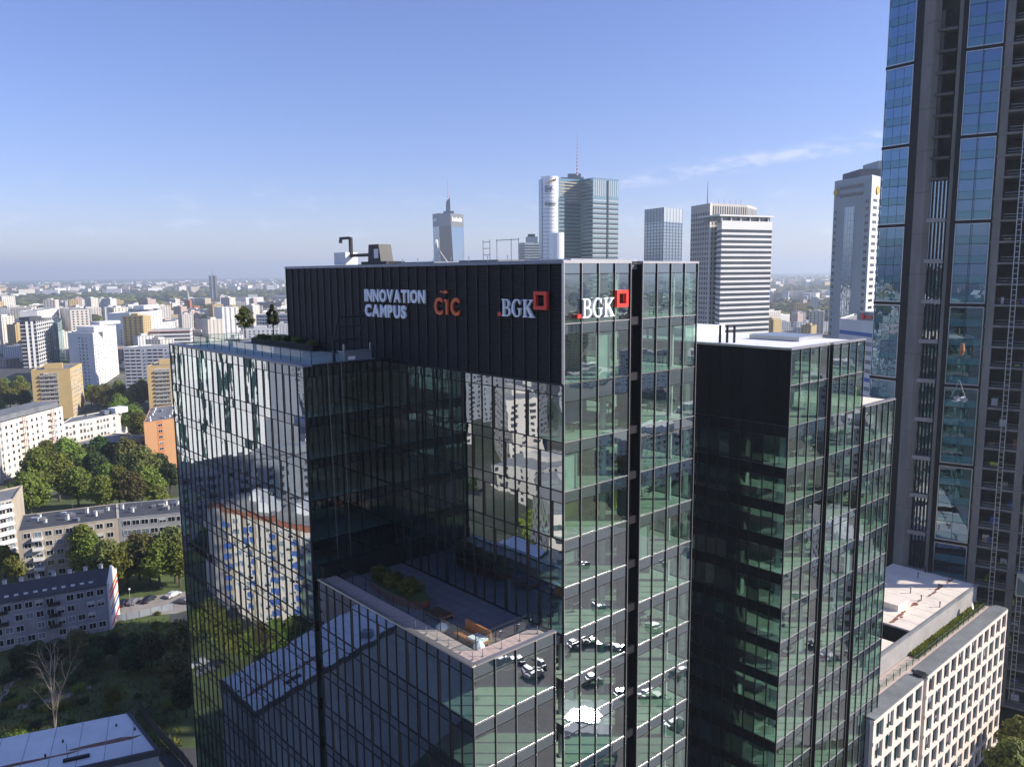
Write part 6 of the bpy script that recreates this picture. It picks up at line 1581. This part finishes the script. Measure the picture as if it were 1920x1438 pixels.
# fences
def fence(label, pts, h, panel, mt, gap=2.4):
    P_ = [fl(AT(x, y, 0)) for x, y in pts]; T = Thing('fence', label, 'fence', P_[0])
    for a, b_ in zip(P_[:-1], P_[1:]):
        F = FPQ(a, b_); L = (b_ - a).length; n = max(1, int(L / gap))
        for k in range(n):
            T.want('fence_panel', F, k * L / n + .06, .1, L / n - .12, h - .15, mt, d=.02, th=.04); T.want('post', F, k * L / n - .05, 0, .1, h + .1, panel, d=.05, th=.1)
        T.want('post', F, L - .05, 0, .1, h + .1, panel, d=.05, th=.1)
    T.flush()
fence('pale green panel fence along the car park behind the rough plot', [(214, 1167), (262, 1158), (325, 1143)], 2.0, 'steel', 'wall_grey')
fence('dark metal panel fence climbing beside the glass block at the bottom', [(262, 1335), (300, 1385), (345, 1432), (372, 1470)], 2.4, 'black_metal', 'roof_dark')

# ================================================================== CARS
def car_meshes(paint):
    b_ = MB(); prof = [(-2.15, .35), (-2.2, .75), (-2.0, .95), (-1.55, 1.0), (-1.05, 1.42), (.55, 1.45), (1.2, 1.0), (2.0, .85), (2.2, .6), (2.18, .35)]
    for sgn in (1,):
        vs = [(x, -.88 if z < 1.05 else -.70, z) for x, z in prof] + [(x, .88 if z < 1.05 else .70, z) for x, z in prof]; n = len(prof)
        b_.add(vs, [(i, (i + 1) % n, n + (i + 1) % n, n + i)[::-1] for i in range(n)] + [tuple(range(n)), tuple(range(2 * n - 1, n - 1, -1))], paint)
    gl = MB()
    gl.hexa([(-1.35, -.80, 1.04), (.95, -.80, 1.04), (.95, .80, 1.04), (-1.35, .80, 1.04), (-1.0, -.715, 1.39), (.52, -.715, 1.39), (.52, .715, 1.39), (-1.0, .715, 1.39)], 'window_dark')
    gl.hexa([(.62, -.62, 1.42), (1.22, -.72, 1.02), (1.22, .72, 1.02), (.62, .62, 1.42), (.66, -.62, 1.45), (1.26, -.72, 1.05), (1.26, .72, 1.05), (.66, .62, 1.45)], 'window_dark')
    w = MB(); w.tube((0, -.1, 0), (0, .1, 0), .32, .32, 'tyre', 12); pass
    l = MB(); l.box(0, .06, -.18, .18, -.07, .07, 'white_paint'); r_ = MB(); r_.box(-.06, 0, -.16, .16, -.08, .08, 'red_sign')
    return b_.mesh('body'), gl.mesh('windows'), w.mesh('wheel'), l.mesh('headlight'), r_.mesh('tail_light')
_r = MB(); _r.tube((0, -.115, 0), (0, .115, 0), .18, .18, 'steel', 8); RIM = _r.mesh('rim')
CARS = {k: car_meshes(k) for k in ('car_paint_a', 'car_paint_b', 'car_paint_c', 'car_paint_d')}
CW = {'car_paint_a': 'silver', 'car_paint_b': 'dark', 'car_paint_c': 'white', 'car_paint_d': 'red'}
def car(p, rz, paint, label, group=None):
    e = bpy.data.objects.new('parked_car', None); e.location = (p.x, p.y, .04); e.rotation_euler = (0, 0, rz); COL.objects.link(e); tag(e, label, 'car', group)
    b_, g_, w_, l_, r_ = CARS[paint]
    def add(n, me, loc):
        o = bpy.data.objects.new(n, me); o.location = loc; o.parent = e; COL.objects.link(o)
    add('body', b_, (0, 0, 0)); add('windows', g_, (0, 0, 0))
    for x in (-1.35, 1.35):
        for y in (-.80, .80): add('wheel', w_, (x, y, .32))
    for wh in [c for c in e.children if c.name.startswith('wheel')]:
        o = bpy.data.objects.new('rim', RIM); o.parent = wh; COL.objects.link(o)
    for y in (-.6, .6): add('headlight', l_, (2.16, y, .62)); add('tail_light', r_, (-2.16, y, .7))
G1 = 'cars on the sunlit car park'
car(AT(231, 1134, 0), 1.5, 'car_paint_b', 'dark car nearest the striped gable on the sunlit car park', G1)
car(AT(250, 1131, 0), 1.5, 'car_paint_a', 'silver-blue car second from the striped gable on the car park', G1)
car(AT(279, 1127, 0), 1.3, 'car_paint_b', 'dark car under the courtyard trees in the middle of the car park', G1)
car(AT(325, 1118, 0), 1.1, 'car_paint_c', 'white car at the car park exit beside the glass block', G1)
car(AT(343, 1130, 0), 2.9, 'car_paint_a', 'silver car half hidden by the edge of the glass block', G1)
T = Thing('street_lamp', 'slim street lamp behind the green fence at the car park', 'street lamp', AT(246, 1152, 0)); p = T.e.location.copy()
mb = MB(); mb.tube(p, p + Vector((0, 0, 7)), .09, .06, 'steel', 6); T.part(mb, 'pole'); mb = MB(); mb.tube(p + Vector((0, 0, 7)), p + Vector((0, 0, 7.3)), .3, .2, 'white_paint', 8); T.part(mb, 'lamp_head')

# ================================================================== SURROUNDINGS SEEN IN THE GLASS
# left of the camera: what the front-left facades mirror
def mz(x, y, z): return MIR(AT(x, y, z))
z = 28
A_, B_ = mz(385, 945, z), mz(600, 1000, z)      # edge facing the glass
d = (fl(B_) - fl(A_)).normalized(); nv = Vector((-d.y, d.x, 0))
if nv.dot(fl(A_) - W(-9.94, 40)) < 0: nv = -nv
# corner ordering: B_ -> A_ seen from the glass
Cn, Ln, Rn = A_, A_ + nv * 16, B_
T = Thing('apartment_block', 'cream apartment block with blue balconies, opposite the left glass facade', 'apartment building', fl(A_))
back_ = nv * 15; mb = MB(); mb.prism([tuple(fl(p))[:2] for p in (A_, B_, B_ + back_, A_ + back_)], 0, z, 'wall_warmwhite', 'roof_gravel'); T.part(mb, 'wall')
F = FPQ(B_, A_)
if F.N.dot(nv) > 0: F = FPQ(A_, B_)
L = (fl(B_) - fl(A_)).length
mb = MB(); F.box(mb, -.3, L + .3, z - .3, z + .8, -.3, .5, 'wall_brick'); T.part(mb, 'parapet')
for k in range(int(L / 9)):
    mb = MB(); F.box(mb, k * 9 + 6.4, k * 9 + 8.6, 0, z - .5, .01, .5, 'wall_beige'); T.part(mb, 'wall_strip')
    for i in range(9):
        window(T, F, k * 9 + .9, 1.7 + i * 2.9, 1.4, 1.3, 'half'); window(T, F, k * 9 + 3.8, 1.7 + i * 2.9, 1.4, 1.3, 'curtain')
        if i: mb = MB(); F.box(mb, k * 9 + 6.5, k * 9 + 8.5, .9 + i * 2.9, 2.0 + i * 2.9, .51, 1.5, 'blue_panel'); T.part(mb, 'balcony')
for k in range(4): roof_box(T, fl(A_) + (fl(B_) - fl(A_)) * (.15 + k * .22) + nv * 8, fl(A_) + (fl(B_) - fl(A_)) * (.27 + k * .22) + nv * 8, z, 2.6, 4 if k % 2 else -4, 'white_paint')
z = 88
A_, B_ = mz(330, 790, 30), mz(505, 800, 30); d = fl(B_) - fl(A_); nv = Vector((-d.y, d.x, 0)).normalized()
if nv.dot(fl(A_) - W(-9.94, 40)) < 0: nv = -nv
T = Thing('apartment_tower', 'tall white panel block with green-grey glazed strips, mirrored in the left facade', 'apartment building', fl(A_))
mb = MB(); mb.prism([tuple(fl(p))[:2] for p in (A_, B_, B_ + nv * 20, A_ + nv * 20)], 0, z, 'wall_white', 'roof_gravel'); T.part(mb, 'wall')
F = FPQ(B_, A_)
if F.N.dot(nv) > 0: F = FPQ(A_, B_)
L = d.length
for k in range(int(L / 11)):
    mb = MB(); F.box(mb, k * 11 + 7.5, k * 11 + 9.3, 0, z - 2, .02, .3, 'glass_teal'); T.part(mb, 'glazed_strip')
for i, (px_, py_) in enumerate(((375, 1205), (392, 1190), (410, 1215), (430, 1225), (448, 1235), (470, 1245), (495, 1240), (520, 1235), (545, 1225), (480, 960), (505, 905), (520, 890), (545, 880), (500, 850), (530, 830), (560, 1215))):
    q = mz(px_, py_, 0); tree((q.x, q.y, 0), (0, 4, 2, 0, 3)[i % 5], .62, 'courtyard tree by the cream block with blue balconies, mirrored in the left facade', 'courtyard trees mirrored in the left facade')
for i, (px_, py_) in enumerate(((375, 1248), (400, 1252), (385, 1262))):
    q = mz(px_, py_, 0); pn = ('car_paint_c', 'car_paint_b', 'car_paint_a')[i]; car(q, .6, pn, '%s car by the white-roofed hall, mirrored in the left facade' % CW[pn])
# a scatter of ordinary blocks left and right, outside the frame
rr = random.Random(5); nb = 0; tries = 0
CLR = [(T1.e.location.x, T1.e.location.y, 60)]
own = [(85, 65, 22), (120, 65, 26), (160, 65, 26), (205, 65, 30)] + [(t.e.location.x, t.e.location.y, 34) for t in THINGS if abs(t.e.location.x) < 500 and t.e.location.y < 500]
spots2 = []
while nb < 105 and tries < 6000:
    tries += 1
    if nb % 3: a = R(rr.uniform(-100, -40)); side = 'left'; Dd = rr.uniform(115, 1000)
    else: a = R(rr.uniform(45, 112)); side = 'right'; Dd = rr.uniform(170, 900)
    x, y = math.sin(a) * Dd, math.cos(a) * Dd
    if any((x - q[0]) ** 2 + (y - q[1]) ** 2 < (q[2] + 24) ** 2 for q in own + spots2): continue
    spots2.append((x, y, 20)); nb += 1
    cands = [q for q in PROTO if (q[4] < 36 or Dd > 500) and (side == 'right' or q[1] in ('wall_white', 'wall_cream', 'wall_grey', 'wall_warmwhite', 'wall_pink'))]
    (wl, mw), wn_, w, d, h = rr.choice(cands)
    e = bpy.data.objects.new('city_building', None); e.location = (x, y, 0); e.rotation_euler = (0, 0, rr.choice([.75, .2, -.3]) + rr.gauss(0, .1)); COL.objects.link(e)
    tag(e, '%s %s building outside the picture, mirrored in the %s-facing glass' % (sizew(w, h), WORDS[wn_], side), 'building', '%s %s buildings mirrored in the %s-facing glass' % (sizew(w, h), WORDS[wn_], side))
    for n_, me in (('wall', wl), ('windows', mw)):
        o = bpy.data.objects.new(n_, me); COL.objects.link(o); o.parent = e
        if n_ == 'windows': o['kind'] = 'stuff'
for i in range(150):
    a = R(rr.uniform(-100, -36)) if i % 2 else R(rr.uniform(48, 115)); Dd = rr.uniform(60, 420) if i % 2 else rr.uniform(75, 330); x, y = math.sin(a) * Dd, math.cos(a) * Dd
    if any((x - q[0]) ** 2 + (y - q[1]) ** 2 < (q[2] * .9 + 4) ** 2 for q in own + spots2): continue
    tree((x, y, 0), rr.randrange(3), rr.uniform(.7, 1.2), 'street tree outside the picture, seen only mirrored in the %s-facing glass' % ('left' if i % 2 else 'right'), 'trees mirrored in the %s-facing glass' % ('left' if i % 2 else 'right'), lo=True)
# right of the camera: street, car park and lawns below the right-hand faces
def wpatch(name, pts, z, mt): mb = MB(); mb.add([(x, y, z) for x, y in pts], [tuple(range(len(pts)))], mt); return build(mb, name, kind='structure')
wpatch('lawn', [(-20, -140), (420, -140), (420, 110), (-20, 60)], .01, 'grass')
wpatch('street', [(20, -160), (46, -160), (150, 130), (124, 130)], .03, 'asphalt')
wpatch('car_park', [(62, -60), (170, -60), (215, 70), (160, 150), (100, 150), (70, 60)], .034, 'asphalt_pale')
wpatch('street', [(30, 20), (420, -20), (420, -34), (30, 4)], .045, 'asphalt')
wpatch('plaza', [(10, 40), (60, 40), (110, 96), (60, 80), (20, 58)], .02, 'asphalt_pale')
k = 0
for row in range(4):
    for c in range(11):
        if rr.random() < .22: continue
        x = 95 + row * 20 + c * 3.6 + 6; y = -50 + c * 10.2 + (row % 2) * 2
        pn = rr.choice(list(CARS)); car(Vector((x, y, 0)), -.35 + rr.gauss(0, .04) + (math.pi if rr.random() < .5 else 0), pn, '%s car on the open car park mirrored in the right-hand glass faces' % CW[pn], '%s cars on the car park mirrored in the glass' % CW[pn]); k += 1
for (px_, py_) in ((1075, 1212), (1095, 1215), (1120, 1212), (1150, 1215), (1165, 1216), (1110, 1278), (1168, 1300), (1215, 1305), (1232, 1308), (1268, 1268), (1280, 1262), (1262, 1358), (940, 1235), (970, 1240), (1000, 1270), (1010, 1250), (990, 1262), (1530, 1210), (1560, 1235), (1600, 1225), (1500, 1120), (1230, 1180), (1130, 1140), (1100, 1060), (1250, 1060)):
    q = AT(px_, py_, 0); q2 = q - W(0, 0); q = q - 2 * q2.dot(VY) * VY
    pn = rr.choice(['car_paint_a', 'car_paint_b', 'car_paint_c', 'car_paint_c']); car(q, rr.choice([.9, 1.0, -.6]) + rr.gauss(0, .05), pn, '%s car near the buildings on the paving mirrored in the glass' % CW[pn], '%s cars on the paving mirrored in the glass' % CW[pn])
mb = MB()
for c in range(26):
    t_ = c / 25; x, y = 33 + t_ * 104, -160 + t_ * 290; mb.box(x - .1, x + .1, y - 1.5, y + 1.5, .034, .04, 'paint_line')
build(mb, 'lane_marking', kind='structure')
q = fl(AP(1095, 1340, W(0, 0), VY)); dq = AT(1095, 1340, 4.2); qq = dq - W(0, 0); dq = dq - 2 * qq.dot(VY) * VY  # unseen pavilion added so that its polished roof makes the glint
T = Thing('glint_pavilion', 'unseen pavilion, its polished metal roof added to throw the sun glint into the glass', 'pavilion', fl(dq))
mb = MB(); mb.box(dq.x - 5.9, dq.x + 5.9, dq.y - 5.4, dq.y + 5.4, 0, 4.0, 'wall_white'); T.part(mb, 'wall')
mb = MB(); rq = random.Random(3); mb.prism([(dq.x + math.cos(6.2832 * i / 18) * 3.1 * (1 + .10 * (i % 3 - 1)), dq.y + math.sin(6.2832 * i / 18) * 3.4 * (1 + .10 * ((i + 1) % 3 - 1))) for i in range(18)], 4.0, 4.2, 'glint_metal'); T.part(mb, 'glint_roof')

# ================================================================== a worker on the bare floors
zf = [z for z in fzs if 121 < z < 126][0] + .2
pw = FB.P(LBg + 5.5, zf, -1.4)
Tw = Thing('person', 'worker in a yellow vest and dark trousers standing on a bare concrete storey', 'person', pw)
me = bpy.data.meshes.new('body'); V = [(0, 0, .95), (0, 0, 1.2), (0, 0, 1.45), (0, 0, 1.56), (0, 0, 1.72), (.1, 0, .9), (.12, .02, .48), (.13, -.02, .06), (.14, .1, .03), (-.1, 0, .9), (-.12, .04, .48), (-.14, -.03, .06), (-.15, .1, .03), (.2, 0, 1.42), (.27, 0, 1.15), (.25, .14, .95), (-.2, 0, 1.42), (-.28, 0, 1.15), (-.27, .1, .92)]
Ed = [(0, 1), (1, 2), (2, 3), (3, 4), (0, 5), (5, 6), (6, 7), (7, 8), (0, 9), (9, 10), (10, 11), (11, 12), (2, 13), (13, 14), (14, 15), (2, 16), (16, 17), (17, 18)]
rad = [.15, .15, .15, .06, .11, .09, .065, .045, .04, .09, .065, .045, .04, .07, .05, .04, .07, .05, .04]
me.from_pydata(V, Ed, []); bo = bpy.data.objects.new('body', me); COL.objects.link(bo)
sk = bo.modifiers.new('s', 'SKIN'); me.skin_vertices[0].data[0].use_root = True
for i, r_ in enumerate(rad): me.skin_vertices[0].data[i].radius = (r_, r_)
dg = bpy.context.evaluated_depsgraph_get(); m2 = bpy.data.meshes.new_from_object(bo.evaluated_get(dg)); bpy.data.objects.remove(bo)
for nme in ('yellow_vest', 'roof_dark', 'skin'): m2.materials.append(MATS[nme])
for pl in m2.polygons:
    zc = sum(m2.vertices[i].co.z for i in pl.vertices) / len(pl.vertices); xc = abs(pl.center.x)
    pl.material_index = 1 if zc < .92 else (2 if zc > 1.55 else 0); pl.use_smooth = True
bo = bpy.data.objects.new('body', m2); COL.objects.link(bo); bo.parent = Tw.e; bo.rotation_euler = (0, 0, .4 + math.pi)
mb = MB(); c = pw; mb.tube(c + Vector((0, 0, 1.72)), c + Vector((0, 0, 1.86)), .14, .06, 'white_paint', 8); Tw.part(mb, 'helmet')
